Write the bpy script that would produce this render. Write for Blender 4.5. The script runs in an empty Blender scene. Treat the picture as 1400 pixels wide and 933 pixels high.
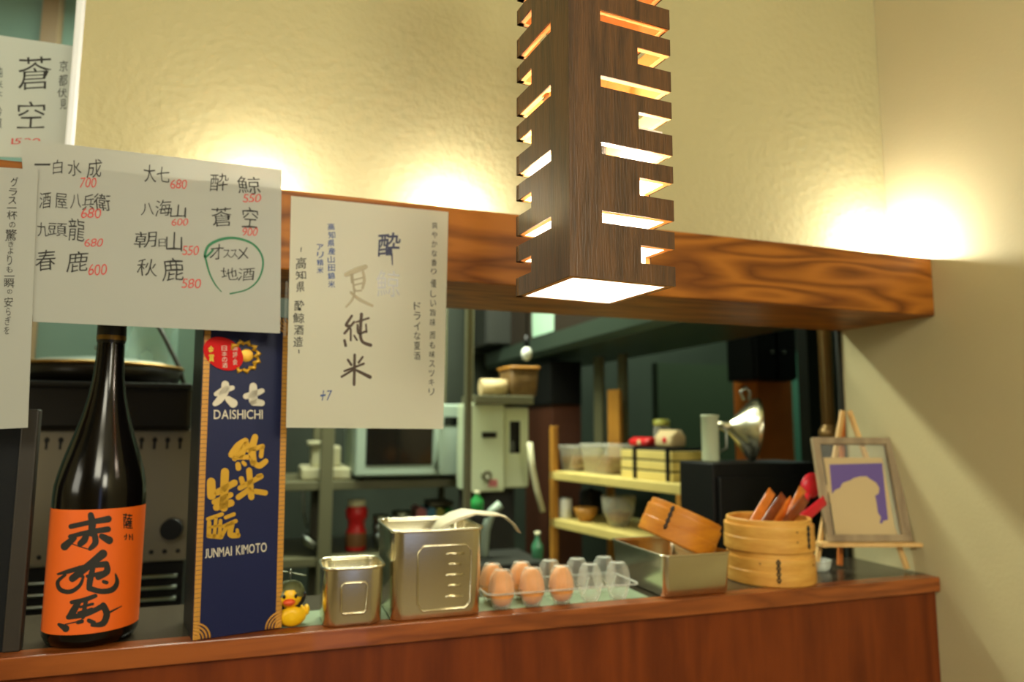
import bpy, bmesh, math, random
from math import sin, cos, pi, radians, hypot, atan2, tan
from mathutils import Vector, Matrix
random.seed(7)
scene = bpy.context.scene
COL = scene.collection
# ------------------------------------------------------------------ camera, light, exposure
FPX = 970.0; PITCH = radians(6.78); ROLL = radians(.25); YAW = radians(19.0)
CAM = Vector((0, 0, 1.40))
FW = Vector((sin(YAW)*cos(PITCH), cos(YAW)*cos(PITCH), sin(PITCH)))
_rt = Vector((cos(YAW), -sin(YAW), 0)); _up = _rt.cross(FW)
RT = _rt*cos(ROLL) + _up*sin(ROLL); UP = -_rt*sin(ROLL) + _up*cos(ROLL)
cd = bpy.data.cameras.new('camera'); cam = bpy.data.objects.new('camera', cd); COL.objects.link(cam)
cd.sensor_width = 36; cd.lens = FPX/1400*36; cd.clip_start = .02
M = Matrix((RT, UP, -FW)).transposed().to_4x4(); M.translation = CAM; cam.matrix_world = M
cd.dof.use_dof = True; cd.dof.focus_distance = .70; cd.dof.aperture_fstop = 3.9
scene.camera = cam
scene.view_settings.view_transform = 'Standard'; scene.view_settings.look = 'None'
scene.view_settings.gamma = 1; scene.view_settings.use_curve_mapping = False
scene.view_settings.exposure = 0.0
w = bpy.data.worlds.new('world'); scene.world = w; w.use_nodes = True
w.node_tree.nodes['Background'].inputs[0].default_value = (1, .85, .6, 1)
w.node_tree.nodes['Background'].inputs[1].default_value = .06

def lamp(name, kind, loc, energy, color, size=.1, aim=None, sy=None):
    d = bpy.data.lights.new(name, kind); d.energy = energy; d.color = color
    if kind == 'AREA':
        d.size = size
        if sy: d.shape = 'RECTANGLE'; d.size_y = sy
    else: d.shadow_soft_size = size
    o = bpy.data.objects.new(name, d); COL.objects.link(o); o.location = loc
    if aim is not None: o.rotation_euler = (Vector(aim)-Vector(loc)).to_track_quat('-Z', 'Y').to_euler()
    return o
WARM = (1.0, .95, .74)
lamp('ceiling_downlight', 'AREA', (-.2, -1.3, 2.5), 26, WARM, .7, (.1, 1.0, 1.1))
lamp('ceiling_downlight', 'AREA', (.75, -1.5, 2.1), 17, WARM, .5, (.9, 1.0, 1.2))
lamp('left_fill_light', 'AREA', (-1.7, -.1, 1.75), 8, (1.0, .97, .80), .6, (.4, .8, 1.5))  # unseen area light, added to brighten the pendant's left face
lamp('kitchen_tube', 'AREA', (.55, 2.2, 2.6), 85, (.93, 1.0, .78), 1.6, (.55, 2.2, 0), .15)
lamp('kitchen_tube', 'AREA', (2.0, 2.3, 2.6), 30, (.80, 1.0, .76), 1.2, (2.0, 2.3, 0), .15)
lamp('kitchen_hood_lamp', 'AREA', (-.45, 1.7, 2.5), 9, (.85, 1.0, .85), .4, (-.4, 1.9, 1.2))
for lx, e in ((-.028, 1.6), (.269, 2.0), (1.145, 5.2)):
    lamp('shelf_spotlight', 'POINT', (lx, 1.05, 1.733), e, (1.0, 1.0, .97), .006)

# ------------------------------------------------------------------ helpers
def ray(x, y): return FW*FPX + RT*(x-700) - UP*(y-466.5)
def atY(x, y, Y): d = ray(x, y); return CAM + d*(Y/d.y)
def atZ(x, y, Z): d = ray(x, y); return CAM + d*((Z-CAM.z)/d.z)
def atX(x, y, X): d = ray(x, y); return CAM + d*(X/d.x)
def plane(p, n):
    p = Vector(p); n = Vector(n)
    return lambda x, y: CAM + ray(x, y)*((p-CAM).dot(n)/ray(x, y).dot(n))
def cylinder_map(cx, cy, r):
    def f(x, y):
        d = ray(x, y); a = d.x**2+d.y**2; b = -(d.x*cx+d.y*cy); c = cx*cx+cy*cy-r*r
        disc = b*b-a*c
        t = (-b-math.sqrt(max(disc, 0)))/a
        return CAM+d*t
    return f
def lin(c):
    return tuple(((v/255)/12.92 if v/255 <= .04045 else ((v/255+.055)/1.055)**2.4) for v in c)

class N:
    def __init__(s, name):
        s.m = bpy.data.materials.new(name); s.m.use_nodes = True; s.t = s.m.node_tree
        s.b = s.t.nodes['Principled BSDF']
    def n(s, t, **k):
        o = s.t.nodes.new(t)
        for a, v in k.items(): setattr(o, a, v)
        return o
    def l(s, a, b): s.t.links.new(a, b)
def mat(name, c, rough=.5, metal=0, spec=.5, var=.0, vscale=8, bump=0, bscale=60, emit=0, trans=0, coat=0, sheen=0, ior=None):
    k = N(name); b = k.b; c = lin(c)
    b.inputs['Base Color'].default_value = (*c, 1); b.inputs['Roughness'].default_value = rough
    b.inputs['Metallic'].default_value = metal; b.inputs['Specular IOR Level'].default_value = spec
    b.inputs['Transmission Weight'].default_value = trans; b.inputs['Coat Weight'].default_value = coat
    if ior: b.inputs['IOR'].default_value = ior
    if emit: b.inputs['Emission Color'].default_value = (*c, 1); b.inputs['Emission Strength'].default_value = emit
    if var or bump:
        tc = k.n('ShaderNodeTexCoord')
    if var:
        no = k.n('ShaderNodeTexNoise'); no.inputs['Scale'].default_value = vscale; no.inputs['Detail'].default_value = 4
        k.l(tc.outputs['Object'], no.inputs['Vector'])
        r = k.n('ShaderNodeValToRGB'); r.color_ramp.elements[0].position = .3; r.color_ramp.elements[1].position = .7
        r.color_ramp.elements[0].color = (*[v*(1-var) for v in c], 1); r.color_ramp.elements[1].color = (*[min(1, v*(1+var)) for v in c], 1)
        k.l(no.outputs['Fac'], r.inputs['Fac']); k.l(r.outputs['Color'], b.inputs['Base Color'])
    if bump:
        nb = k.n('ShaderNodeTexNoise'); nb.inputs['Scale'].default_value = bscale; nb.inputs['Detail'].default_value = 3
        k.l(tc.outputs['Object'], nb.inputs['Vector'])
        bp = k.n('ShaderNodeBump'); bp.inputs['Strength'].default_value = bump; bp.inputs['Distance'].default_value = .003
        k.l(nb.outputs['Fac'], bp.inputs['Height']); k.l(bp.outputs['Normal'], b.inputs['Normal'])
    return k.m
def wood(name, c1, c2, stretch=(2, 14, 14), scale=3, dist=5, rough=.45, detail=2, bump=.1, fine=.35, spec=.5, coat=0):
    """wavy growth rings stretched along one axis, with fine pores"""
    k = N(name); b = k.b; b.inputs['Roughness'].default_value = rough; b.inputs['Coat Weight'].default_value = coat; b.inputs['Specular IOR Level'].default_value = spec
    tc = k.n('ShaderNodeTexCoord'); mp = k.n('ShaderNodeMapping'); mp.inputs['Scale'].default_value = stretch
    k.l(tc.outputs['Object'], mp.inputs['Vector'])
    big = k.n('ShaderNodeTexNoise'); big.inputs['Scale'].default_value = scale; big.inputs['Detail'].default_value = detail
    big.inputs['Distortion'].default_value = .4
    k.l(mp.outputs['Vector'], big.inputs['Vector'])
    mu = k.n('ShaderNodeMath', operation='MULTIPLY'); mu.inputs[1].default_value = dist*2
    k.l(big.outputs['Fac'], mu.inputs[0])
    fr = k.n('ShaderNodeMath', operation='PINGPONG'); fr.inputs[1].default_value = 1.0
    k.l(mu.outputs[0], fr.inputs[0])
    fn = k.n('ShaderNodeTexNoise'); fn.inputs['Scale'].default_value = scale*9; fn.inputs['Detail'].default_value = 4
    k.l(mp.outputs['Vector'], fn.inputs['Vector'])
    mx = k.n('ShaderNodeMix', data_type='FLOAT'); mx.inputs[0].default_value = fine
    k.l(fr.outputs[0], mx.inputs[2]); k.l(fn.outputs['Fac'], mx.inputs[3])
    r = k.n('ShaderNodeValToRGB'); r.color_ramp.elements[0].position = .15; r.color_ramp.elements[1].position = .75
    r.color_ramp.elements[0].color = (*lin(c1), 1); r.color_ramp.elements[1].color = (*lin(c2), 1)
    k.l(mx.outputs[0], r.inputs['Fac']); k.l(r.outputs['Color'], b.inputs['Base Color'])
    bp = k.n('ShaderNodeBump'); bp.inputs['Strength'].default_value = bump; bp.inputs['Distance'].default_value = .001
    k.l(fn.outputs['Fac'], bp.inputs['Height']); k.l(bp.outputs['Normal'], b.inputs['Normal'])
    return k.m
def clear(name, tint=(235, 240, 238), opacity=.12, rough=.08):
    k = N(name); t = k.t; b = k.b
    b.inputs['Base Color'].default_value = (*lin(tint), 1); b.inputs['Roughness'].default_value = rough
    tr = k.n('ShaderNodeBsdfTransparent'); mx = k.n('ShaderNodeMixShader'); lw = k.n('ShaderNodeLayerWeight'); lw.inputs[0].default_value = .35
    mr = k.n('ShaderNodeMapRange'); mr.inputs[3].default_value = opacity; mr.inputs[4].default_value = min(1, opacity+.55)
    k.l(lw.outputs['Facing'], mr.inputs[0]); k.l(mr.outputs[0], mx.inputs[0]); k.l(tr.outputs[0], mx.inputs[1]); k.l(b.outputs[0], mx.inputs[2])
    k.l(mx.outputs[0], t.nodes['Material Output'].inputs['Surface'])
    return k.m
def paper(name, c):
    k = N(name); b = k.b; b.inputs['Base Color'].default_value = (*lin(c), 1); b.inputs['Roughness'].default_value = .8
    tl = k.n('ShaderNodeBsdfTranslucent'); tl.inputs[0].default_value = (*lin(c), 1); mx = k.n('ShaderNodeMixShader'); mx.inputs[0].default_value = .42
    k.l(b.outputs[0], mx.inputs[1]); k.l(tl.outputs[0], mx.inputs[2]); k.l(mx.outputs[0], k.t.nodes['Material Output'].inputs['Surface'])
    return k.m

class MB:
    """collects world-space geometry; build() links it as ONE mesh object"""
    def __init__(s): s.v = []; s.f = []; s.T = Matrix.Identity(4); s.sm = []
    def add(s, vs, fs, smooth=False):
        o = len(s.v); s.v += [s.T @ Vector(v) for v in vs]; s.f += [tuple(i+o for i in f) for f in fs]; s.sm += [smooth]*len(fs)
        return s
    def box(s, lo, hi, bev=0):
        lo = [min(a, b) for a, b in zip(lo, hi)] if False else list(lo); hi = list(hi)
        for i in range(3):
            if lo[i] > hi[i]: lo[i], hi[i] = hi[i], lo[i]
        bm = bmesh.new(); bmesh.ops.create_cube(bm, size=1)
        for v in bm.verts: v.co = Vector([(lo[i]+hi[i])/2+v.co[i]*(hi[i]-lo[i]) for i in range(3)])
        if bev: bmesh.ops.bevel(bm, geom=bm.edges[:], offset=bev, segments=2, affect='EDGES', profile=.5)
        bm.verts.index_update(); s.add([v.co.copy() for v in bm.verts], [[v.index for v in f.verts] for f in bm.faces]); bm.free(); return s
    def loft(s, rings, cap0=True, cap1=True, smooth=True):
        n = len(rings[0]); vs = [p for r in rings for p in r]; fs = []
        for a in range(len(rings)-1):
            for i in range(n): j = (i+1) % n; fs.append((a*n+i, a*n+j, (a+1)*n+j, (a+1)*n+i))
        s.add(vs, fs, smooth)
        if cap0: s.add(rings[0], [tuple(range(n))[::-1]])
        if cap1: s.add(rings[-1], [tuple(range(n))])
        return s
    def lathe(s, prof, c=(0, 0, 0), n=32, cap0=False, cap1=False, smooth=True):
        return s.loft([[(c[0]+r*cos(2*pi*i/n), c[1]+r*sin(2*pi*i/n), c[2]+z) for i in range(n)] for r, z in prof], cap0, cap1, smooth)
    def tube(s, pts, r, n=10, closed=False, caps=True):
        pts = [Vector(p) for p in pts]; rs = r if isinstance(r, (list, tuple)) else [r]*len(pts); rings = []
        for i, p in enumerate(pts):
            a = pts[i-1] if (i > 0 or closed) else p; b = pts[(i+1) % len(pts)] if (i < len(pts)-1 or closed) else p
            t = (b-a).normalized(); u = t.orthogonal().normalized() if i == 0 else (pu-t*pu.dot(t)).normalized(); pu = u
            v = t.cross(u); rings.append([p+(u*cos(2*pi*k/n)+v*sin(2*pi*k/n))*rs[i] for k in range(n)])
        if closed: rings.append(rings[0])
        return s.loft(rings, caps and not closed, caps and not closed)
    def prism(s, poly, y0, y1):
        """poly in (x,z), extruded along y"""
        n = len(poly); bm = bmesh.new()
        a = [bm.verts.new((p[0], y0, p[1])) for p in poly]; b = [bm.verts.new((p[0], y1, p[1])) for p in poly]
        bm.faces.new(a); bm.faces.new(b[::-1])
        for i in range(n): bm.faces.new((a[i], a[(i+1) % n], b[(i+1) % n], b[i]))
        bm.normal_update(); bmesh.ops.triangulate(bm, faces=[f for f in bm.faces if len(f.verts) > 4])
        bm.verts.index_update(); s.add([v.co.copy() for v in bm.verts], [[v.index for v in f.verts] for f in bm.faces]); bm.free(); return s
    def sphere(s, c, r, sc=(1, 1, 1), n=20, m=12, f=None):
        rings = []
        for j in range(1, m):
            th = pi*j/m
            rings.append([(c[0]+r*sc[0]*sin(th)*cos(2*pi*i/n), c[1]+r*sc[1]*sin(th)*sin(2*pi*i/n), c[2]-r*sc[2]*cos(th)) for i in range(n)])
        o = len(s.v); s.loft(rings, False, False)
        bot = (c[0], c[1], c[2]-r*sc[2]); top = (c[0], c[1], c[2]+r*sc[2])
        s.add([bot]+rings[0], [(0, (i+1) % n+1, i+1) for i in range(n)], True)
        s.add([top]+rings[-1], [(0, i+1, (i+1) % n+1) for i in range(n)], True); return s
    def build(s, name, m, parent=None, loc=None, label=None):
        me = bpy.data.meshes.new(name)
        if parent is not None: off = Vector(parent['_w'])
        else: off = Vector(loc) if loc is not None else Vector((0, 0, 0))
        me.from_pydata([tuple(v-off) for v in s.v], [], s.f)
        me.polygons.foreach_set('use_smooth', s.sm)
        bm = bmesh.new(); bm.from_mesh(me); bmesh.ops.remove_doubles(bm, verts=bm.verts, dist=1e-6)
        bmesh.ops.recalc_face_normals(bm, faces=bm.faces); bm.to_mesh(me); bm.free()
        me.materials.append(m); o = bpy.data.objects.new(name, me); COL.objects.link(o)
        if parent is not None:
            o.parent = parent; o['_w'] = tuple(off)
        else: o.location = off; o['_w'] = tuple(off)
        if label: o['label'] = label
        return o
def thing(name, label, cat, loc, group=None):
    o = bpy.data.objects.new(name, None); COL.objects.link(o); o.location = loc; o.empty_display_size = .05
    o['label'] = label; o['category'] = cat; o['_w'] = tuple(loc)
    if group: o['group'] = group
    return o
def tag(o, label, cat, group=None, kind=None):
    o['label'] = label; o['category'] = cat
    if group: o['group'] = group
    if kind: o['kind'] = kind
    return o
def struct(name, mb, m, label=None, cat=None, parent=None):
    o = mb.build(name, m, parent)
    if parent is None:
        o['kind'] = 'structure'; o['label'] = label; o['category'] = cat
    return o
def dup(root, d, label=None):
    """a copy of a thing, its parts and their sub-parts, moved by d"""
    r = root.copy(); COL.objects.link(r); r.location = Vector(root.location)+Vector(d)
    if label: r['label'] = label
    for ch in list(root.children):
        c = ch.copy(); COL.objects.link(c); c.parent = r
        for g in ch.children:
            e = g.copy(); COL.objects.link(e); e.parent = c
    return r
def rrect(w, d, r, z, c=(0, 0), n=6):
    out = []
    for sx, sy, a0 in ((1, 1, 0), (-1, 1, 90), (-1, -1, 180), (1, -1, 270)):
        for i in range(n+1):
            a = radians(a0+90*i/n); out.append((c[0]+sx*(w/2-r)+r*cos(a), c[1]+sy*(d/2-r)+r*sin(a), z))
    return out
def pbox(x0, y0, x1, y1, Y, depth):
    """box corners whose front face fills a picture rectangle at plane Y"""
    a = atY(x0, (y0+y1)/2, Y); b = atY(x1, (y0+y1)/2, Y); xm = (x0+x1)/2
    t = atY(xm, y0, Y); u = atY(xm, y1, Y)
    return (a.x, Y, u.z), (b.x, Y+depth, t.z)

# ------------------------------------------------------------------ writing
_gl = {}
def glyph(ch, off=0.0):
    """outline of one character; falls back to the plain weight when a changed weight does not fill cleanly"""
    key = (ch, off)
    if key not in _gl:
        c = bpy.data.curves.new('tmp', 'FONT'); c.body = ch; c.offset = off; c.resolution_u = 4
        o = bpy.data.objects.new('tmp', c); COL.objects.link(o)
        me = bpy.data.meshes.new_from_object(o.evaluated_get(bpy.context.evaluated_depsgraph_get()))
        _gl[key] = ([(v.co.x, v.co.y) for v in me.vertices], [tuple(p.vertices) for p in me.polygons], sum(p.area for p in me.polygons))
        bpy.data.objects.remove(o); bpy.data.curves.remove(c); bpy.data.meshes.remove(me)
    v, f, ar = _gl[key]
    if off:
        p, q, ar0 = (glyph(ch), _gl[(ch, 0.0)])[1]
        if not (.75 < ar/ar0 < 1.9) or (off > 0 and ar < ar0): return p, q
    return v, f
def put(mb, ch, box, mp, off=0.0, wob=.03, slant=0.0):
    """one glyph filling a picture box on the mapped surface"""
    v, f = glyph(ch, off)
    x0 = min(a for a, b in v); x1 = max(a for a, b in v); y0 = min(b for a, b in v); y1 = max(b for a, b in v)
    ph = random.random()*6; q = []
    for a, b in v:
        u = (a-x0)/max(x1-x0, 1e-4); t = 1-(b-y0)/max(y1-y0, 1e-4)
        u2 = u+wob*sin(5*t+ph)+slant*(.5-t); t2 = t+wob*sin(4*u+ph*1.7)
        q.append(mp(box[0]+u2*(box[2]-box[0]), box[1]+t2*(box[3]-box[1])))
    mb.add(q, f)
def word(mb, s, box, mp, off=0.0, wob=.0, slant=0.0, gap=.12):
    """latin letters or digits side by side filling a box"""
    ws = []
    for ch in s:
        if ch == ' ': ws.append(.35); continue
        v, f = glyph(ch, off); ws.append(max(a for a, b in v)-min(a for a, b in v))
    tot = sum(ws)+gap*(len(s)-1); x = box[0]; k = (box[2]-box[0])/tot
    for ch, a in zip(s, ws):
        if ch != ' ': put(mb, ch, (x, box[1], x+a*k, box[3]), mp, off, wob, slant)
        x += (a+gap)*k
def brush(mb, pts, w, mp, fat=1.0):
    """a brush stroke through picture points, w = width or list of widths"""
    ws = list(w) if isinstance(w, (list, tuple)) else [w*.8]+[w]*(len(pts)-2)+[w*.85]
    ws = [a*fat for a in ws]
    P = [Vector((*p, 0)) for p in pts]; S = []; W = []
    for i in range(len(P)-1):
        a = P[max(i-1, 0)]; b = P[i]; c = P[i+1]; d = P[min(i+2, len(P)-1)]
        for k in range(6):
            t = k/6; S.append(.5*((2*b)+(c-a)*t+(2*a-5*b+4*c-d)*t*t+(3*b-a-3*c+d)*t**3)); W.append(ws[i]*(1-t)+ws[i+1]*t)
    S.append(P[-1]); W.append(ws[-1]); n = len(S); L = []; R = []
    for i in range(n):
        t = (S[min(i+1, n-1)]-S[max(i-1, 0)]).normalized(); nn = Vector((-t.y, t.x, 0))
        L.append(S[i]+nn*W[i]/2); R.append(S[i]-nn*W[i]/2)
    def cap(c, t, r): 
        a0 = atan2(t.y, t.x); return [c+Vector((cos(a0+a), sin(a0+a), 0))*r for a in (-pi/3, -pi/6, 0, pi/6, pi/3)]
    V = L+R; F = [(i, i+1, n+i+1, n+i) for i in range(n-1)]
    e = cap(S[-1], (S[-1]-S[-2]).normalized(), W[-1]/2); s0 = cap(S[0], (S[0]-S[1]).normalized(), W[0]/2)
    o = len(V); V += e; F.append((2*n-1,)+tuple(range(o, o+5))+(n-1,))
    o = len(V); V += s0; F.append((0,)+tuple(range(o, o+5))+(n,))
    mb.add([mp(p.x, p.y) for p in V], F)
def zoomed(mp, x0, y0, k): return lambda x, y: mp(x0+x/k, y0+y/k)

# ------------------------------------------------------------------ materials
m_wall = mat('cream_plaster', (184, 174, 130), .85, var=.04, vscale=3, bump=.6, bscale=75, spec=.08)
m_wallr = mat('cream_wallpaper', (196, 184, 142), .8, var=.03, vscale=4, bump=.15, bscale=140, spec=.2)
m_white = mat('white_trim', (235, 238, 238), .4)
m_floor = wood('floor_boards', (132, 118, 92), (160, 144, 114), (14, 2, 14), 2, 4)
m_ceil = mat('ceiling_paint', (225, 218, 195), .9, bump=.1)
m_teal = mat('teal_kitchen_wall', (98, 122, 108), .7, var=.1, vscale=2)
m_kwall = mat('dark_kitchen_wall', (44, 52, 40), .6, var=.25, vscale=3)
m_beam = wood('amber_beam_wood', (106, 58, 18), (166, 102, 34), (1.6, 13, 13), 1.35, 8, rough=.45, detail=1, fine=.34, spec=.2)
m_panel = wood('reddish_panel_wood', (92, 38, 11), (120, 54, 17), (9, 9, 1.2), 1.5, 3, rough=.4, fine=.5, spec=.3)
m_lip = wood('counter_lip_wood', (118, 58, 20), (156, 84, 34), (1.5, 12, 12), 2, 4, rough=.35, fine=.4, coat=.2)
m_ledge = mat('dark_ledge', (58, 50, 38), .25, var=.2, vscale=9)
m_lam = mat('green_grey_laminate', (142, 158, 128), .3)
m_lamp = wood('walnut_lamp', (44, 24, 8), (94, 58, 26), (26, 26, 2.2), 2.2, 3, rough=.34, detail=3, bump=.3, fine=.6, coat=.15)
m_lampin = mat('pale_inner_wood', (240, 180, 108), .6, var=.08, vscale=20)
m_glow_skin = mat('white_glow_skin', (232, 228, 222), .6)  # white inner skin, added so the lamp's bottom glows whiter
m_bulb = mat('bulb_glow', (255, 240, 216), .3, emit=210)
m_metal_d = mat('dark_metal', (42, 42, 40), .4, .8)
m_paper = paper('sheet_paper', (206, 207, 198))
m_paperlit = paper('lamplit_paper', (228, 226, 208))  # whiter copy of the sheet paper; lamp light is put into its colour
m_ink = mat('black_ink', (30, 28, 22), .6)
m_red = mat('red_ink', (200, 70, 62), .6)
m_greenink = mat('green_ink', (28, 112, 70), .6)
m_blueink = mat('blue_ink', (60, 84, 140), .6)
m_navyink = mat('navy_ink', (52, 56, 84), .6)
m_paleblue = mat('faded_blue_ink', (188, 190, 192), .6)
m_olive = mat('faded_olive_ink', (164, 154, 126), .6)
m_brownink = mat('brown_ink', (66, 48, 30), .6)
m_sleeve = clear('clear_plastic', (225, 228, 220), .06, .1)
m_bottle = mat('dark_bottle_glass', (7, 5, 4), .14, spec=.38)
m_cap = mat('black_cap', (20, 18, 15), .35)
m_orange = mat('orange_label', (236, 102, 18), .55)
m_navy = mat('navy_card', (20, 27, 68), .45, spec=.25)
m_blackc = mat('black_card', (18, 18, 20), .45)
m_gold = mat('gold_foil', (206, 158, 40), .35, .35)
m_goldb = mat('gold_border', (196, 140, 52), .45, .15)
m_silver = mat('pale_print', (214, 206, 184), .5)
m_steel = mat('brushed_steel', (224, 216, 188), .24, 1.0, bump=.02, bscale=200)
m_steelr = mat('worn_steel', (150, 156, 146), .38, 1.0)
m_duck = mat('yellow_rubber', (246, 194, 18), .4)
m_helm = mat('olive_helmet', (92, 96, 62), .3, .2)
m_beak = mat('orange_beak', (226, 84, 36), .4)
m_egg = mat('brown_eggshell', (230, 156, 82), .5, var=.06, vscale=40)
m_egglid = clear('clear_carton', (235, 236, 226), .10, .05)
m_pad = mat('pale_paddle', (222, 210, 176), .5)
m_bamb = wood('bamboo', (200, 140, 52), (230, 178, 86), (3, 3, 14), 2, 2, rough=.5, fine=.5)
m_bambo = wood('orange_bamboo', (184, 106, 12), (212, 136, 20), (3, 3, 14), 2, 2, rough=.45, fine=.5)
m_pine = wood('pale_pine', (204, 160, 92), (226, 184, 118), (8, 8, 1.5), 2, 3, rough=.5)
m_frame = wood('grey_frame_wood', (132, 112, 82), (160, 140, 106), (8, 8, 2), 2, 3, rough=.6)
m_glass = clear('frame_glass', (225, 225, 215), .05, .05)
m_purple = mat('purple_print', (98, 76, 146), .6)
m_card = mat('cream_card', (200, 176, 128), .7)
m_blk = mat('black_plastic', (9, 9, 8), .5, spec=.3)
m_mic = mat('pale_green_enamel', (150, 166, 150), .4)
m_dglass = mat('dark_glass', (12, 13, 12), .1)
m_rack = mat('grey_green_rack', (92, 90, 64), .5)
m_redp = mat('red_plastic', (196, 28, 30), .35)
m_redq = mat('crimson_plastic', (206, 26, 44), .35)
m_creamp = mat('cream_plastic', (200, 196, 160), .5)
m_heater = mat('heater_enamel', (196, 206, 172), .45)
m_shelf = mat('yellow_shelf_wood', (206, 186, 110), .5, var=.08, vscale=12)
m_shelfp = mat('amber_post_wood', (168, 116, 40), .5, var=.12, vscale=12)
m_tub = clear('clear_tub', (215, 215, 200), .17, .15)
m_brownf = mat('brown_food', (120, 78, 40), .6)
m_hood = mat('hood_steel', (84, 100, 86), .35, .7)
m_cab = mat('dark_cabinet', (36, 38, 32), .5)
m_note = mat('mint_notice', (168, 200, 176), .6)
m_orangew = mat('orange_post_wood', (196, 108, 38), .5, var=.15, vscale=6)
m_green = mat('green_plastic', (40, 150, 70), .4)
m_bluep = mat('blue_carton', (80, 140, 170), .5)
m_pinkp = mat('pink_carton', (190, 110, 110), .5)
m_yelp = mat('yellow_carton', (170, 170, 70), .5)
m_door = mat('evening_glass', (150, 165, 215), .3, emit=2.0)
m_pot = mat('iron_pan', (34, 32, 28), .35, .6)
m_brass = mat('brass_rim', (150, 116, 58), .35, .8)
m_film = clear('plastic_film', (170, 200, 190), .35, .15)
m_pack = mat('brown_wrapper', (124, 58, 22), .25, var=.3, vscale=50)
m_packo = mat('amber_wrapper', (206, 116, 40), .25, var=.2, vscale=50)
m_basket = mat('brown_basket', (110, 82, 40), .6, var=.2, vscale=40)
m_pipe = mat('tan_pipe', (150, 118, 70), .3, .5)

# ------------------------------------------------------------------ the setting
XW = 1.194; ZC = 1.124; YL = 1.024
XL = -2.0; XK = 3.4; YK = 3.4; YR = -2.4; H = 2.7
struct('floor', MB().box((XL, YR, -.1), (XK, YK, 0)), m_floor, 'dark plank floor of the restaurant, far below the counter', 'floor')
struct('ceiling', MB().box((XL, YR, H), (XK, YK, H+.1)), m_ceil, 'plain cream ceiling above the whole room', 'ceiling')
struct('wall_upper', MB().box((-.268, 1.095, 1.7225), (XW-.0005, 1.2345, H-.001)), m_wall, 'textured cream wall above the wooden beam, glowing at its foot', 'wall')
struct('trim_1', MB().box((-.279, 1.089, 1.7225), (-.268, 1.2345, H-.001), .003), m_white, 'narrow white corner strip on the left end of the upper wall', 'trim')
struct('wall_right', MB().box((XW, YR, 0.001), (XW+.12, 1.234, H-.001)), m_wallr, 'plain cream side wall to the right of the counter', 'wall')
struct('wall_left', MB().box((XL-.1, YR, 0), (XL, YK, H)), m_wallr, 'cream side wall far to the left', 'wall')
struct('wall_rear', MB().box((XL, YR-.1, 0), (XW, YR, H)), m_wallr, 'cream wall of the dining room behind the viewer', 'wall')
struct('door_1', MB().box((.32, YR+.005, .02), (.62, YR+.03, 1.9)), m_door, 'glass door in the rear wall with evening light', 'door')
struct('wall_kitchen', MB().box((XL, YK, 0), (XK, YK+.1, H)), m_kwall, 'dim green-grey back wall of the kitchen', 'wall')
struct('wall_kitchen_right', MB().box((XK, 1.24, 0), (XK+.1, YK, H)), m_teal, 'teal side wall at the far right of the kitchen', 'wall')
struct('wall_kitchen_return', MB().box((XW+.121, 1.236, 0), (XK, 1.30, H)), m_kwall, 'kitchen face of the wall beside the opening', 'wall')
pr = atY(330, 500, 2.2).x
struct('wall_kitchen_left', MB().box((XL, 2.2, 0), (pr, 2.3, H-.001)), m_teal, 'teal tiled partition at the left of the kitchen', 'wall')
a = atY(64, 20, 2.19).x; b = atY(86, 20, 2.19).x
struct('trim_2', MB().box((a, 2.15, 1.2), (b, 2.199, H-.002)), mat('brown_batten', (112, 90, 62), .5), 'brown wooden batten on the teal wall at upper left', 'trim')
struct('wooden_beam', MB().box((XL, .998, 1.610), (XW-.0005, 1.235, 1.722), .002), m_beam, 'long amber wooden beam with arched grain across the kitchen opening', 'beam')
# counter
ct = thing('bar_counter', 'reddish brown wooden bar counter below the kitchen opening', 'counter', (0, YL, 0))
MB().box((XL, YL, 1.098), (XW-.0008, YL+.03, ZC), .0015).build('front_lip', m_lip, ct)
MB().box((XL, YL+.0301, 1.098), (XW-.0008, 1.235, ZC-.0002)).build('ledge_top', m_ledge, ct)
MB().box((-.02, YL+.031, ZC-.0002), (.60, 1.135, ZC)).build('laminate_strip', m_lam, ct, label='green-grey laminate strip')
MB().box((XL, YL+.012, .0), (XW-.0008, YL+.04, 1.0978)).build('front_panel', m_panel, ct)

# ------------------------------------------------------------------ pendant lamp
LZ = 1.538; LTOP = 2.12; LA = radians(5.2); LS = .120; TH = .007
n0 = atZ(779, 377, LZ)
ua = Vector((cos(LA), sin(LA), 0)); ub = Vector((-sin(LA), cos(LA), 0)); uz = Vector((0, 0, 1))
TL = Matrix((ua, ub, uz)).transposed().to_4x4(); TL.translation = Vector((n0.x, n0.y, 0))
lc = n0+ua*LS/2+ub*LS/2
lp = thing('pendant_lamp', 'square walnut pendant lamp with sawn side slots, glowing from inside', 'lamp', (lc.x, lc.y, LZ))
def slots(long0, short0):
    out = []; z = 1.5577
    while z < LTOP-.06:
        out.append((z, z+.018, short0)); out.append((z+.0353, z+.0353+.0118, long0)); z += .0684
    return out
def plate(long0, short0, x0, x1, top=None):
    """side board outline (u,z): slots open towards x1"""
    poly = [(x0, LZ), (x1, LZ)]
    top = top or LTOP
    for za, zb, u in slots(long0, short0):
      if zb < top-.005: poly += [(x1, za), (u, za), (u, zb), (x1, zb)]
    return poly+[(x1, top), (x0, top)]
def board(T, poly, y0, y1):
    m = MB(); m.T = TL @ T; m.prism(poly, y0, y1); return m
I4 = Matrix.Identity(4)
SW = Matrix(((0, 1, 0, 0), (1, 0, 0, 0), (0, 0, 1, 0), (0, 0, 0, 1)))       # swaps u and v
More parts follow.
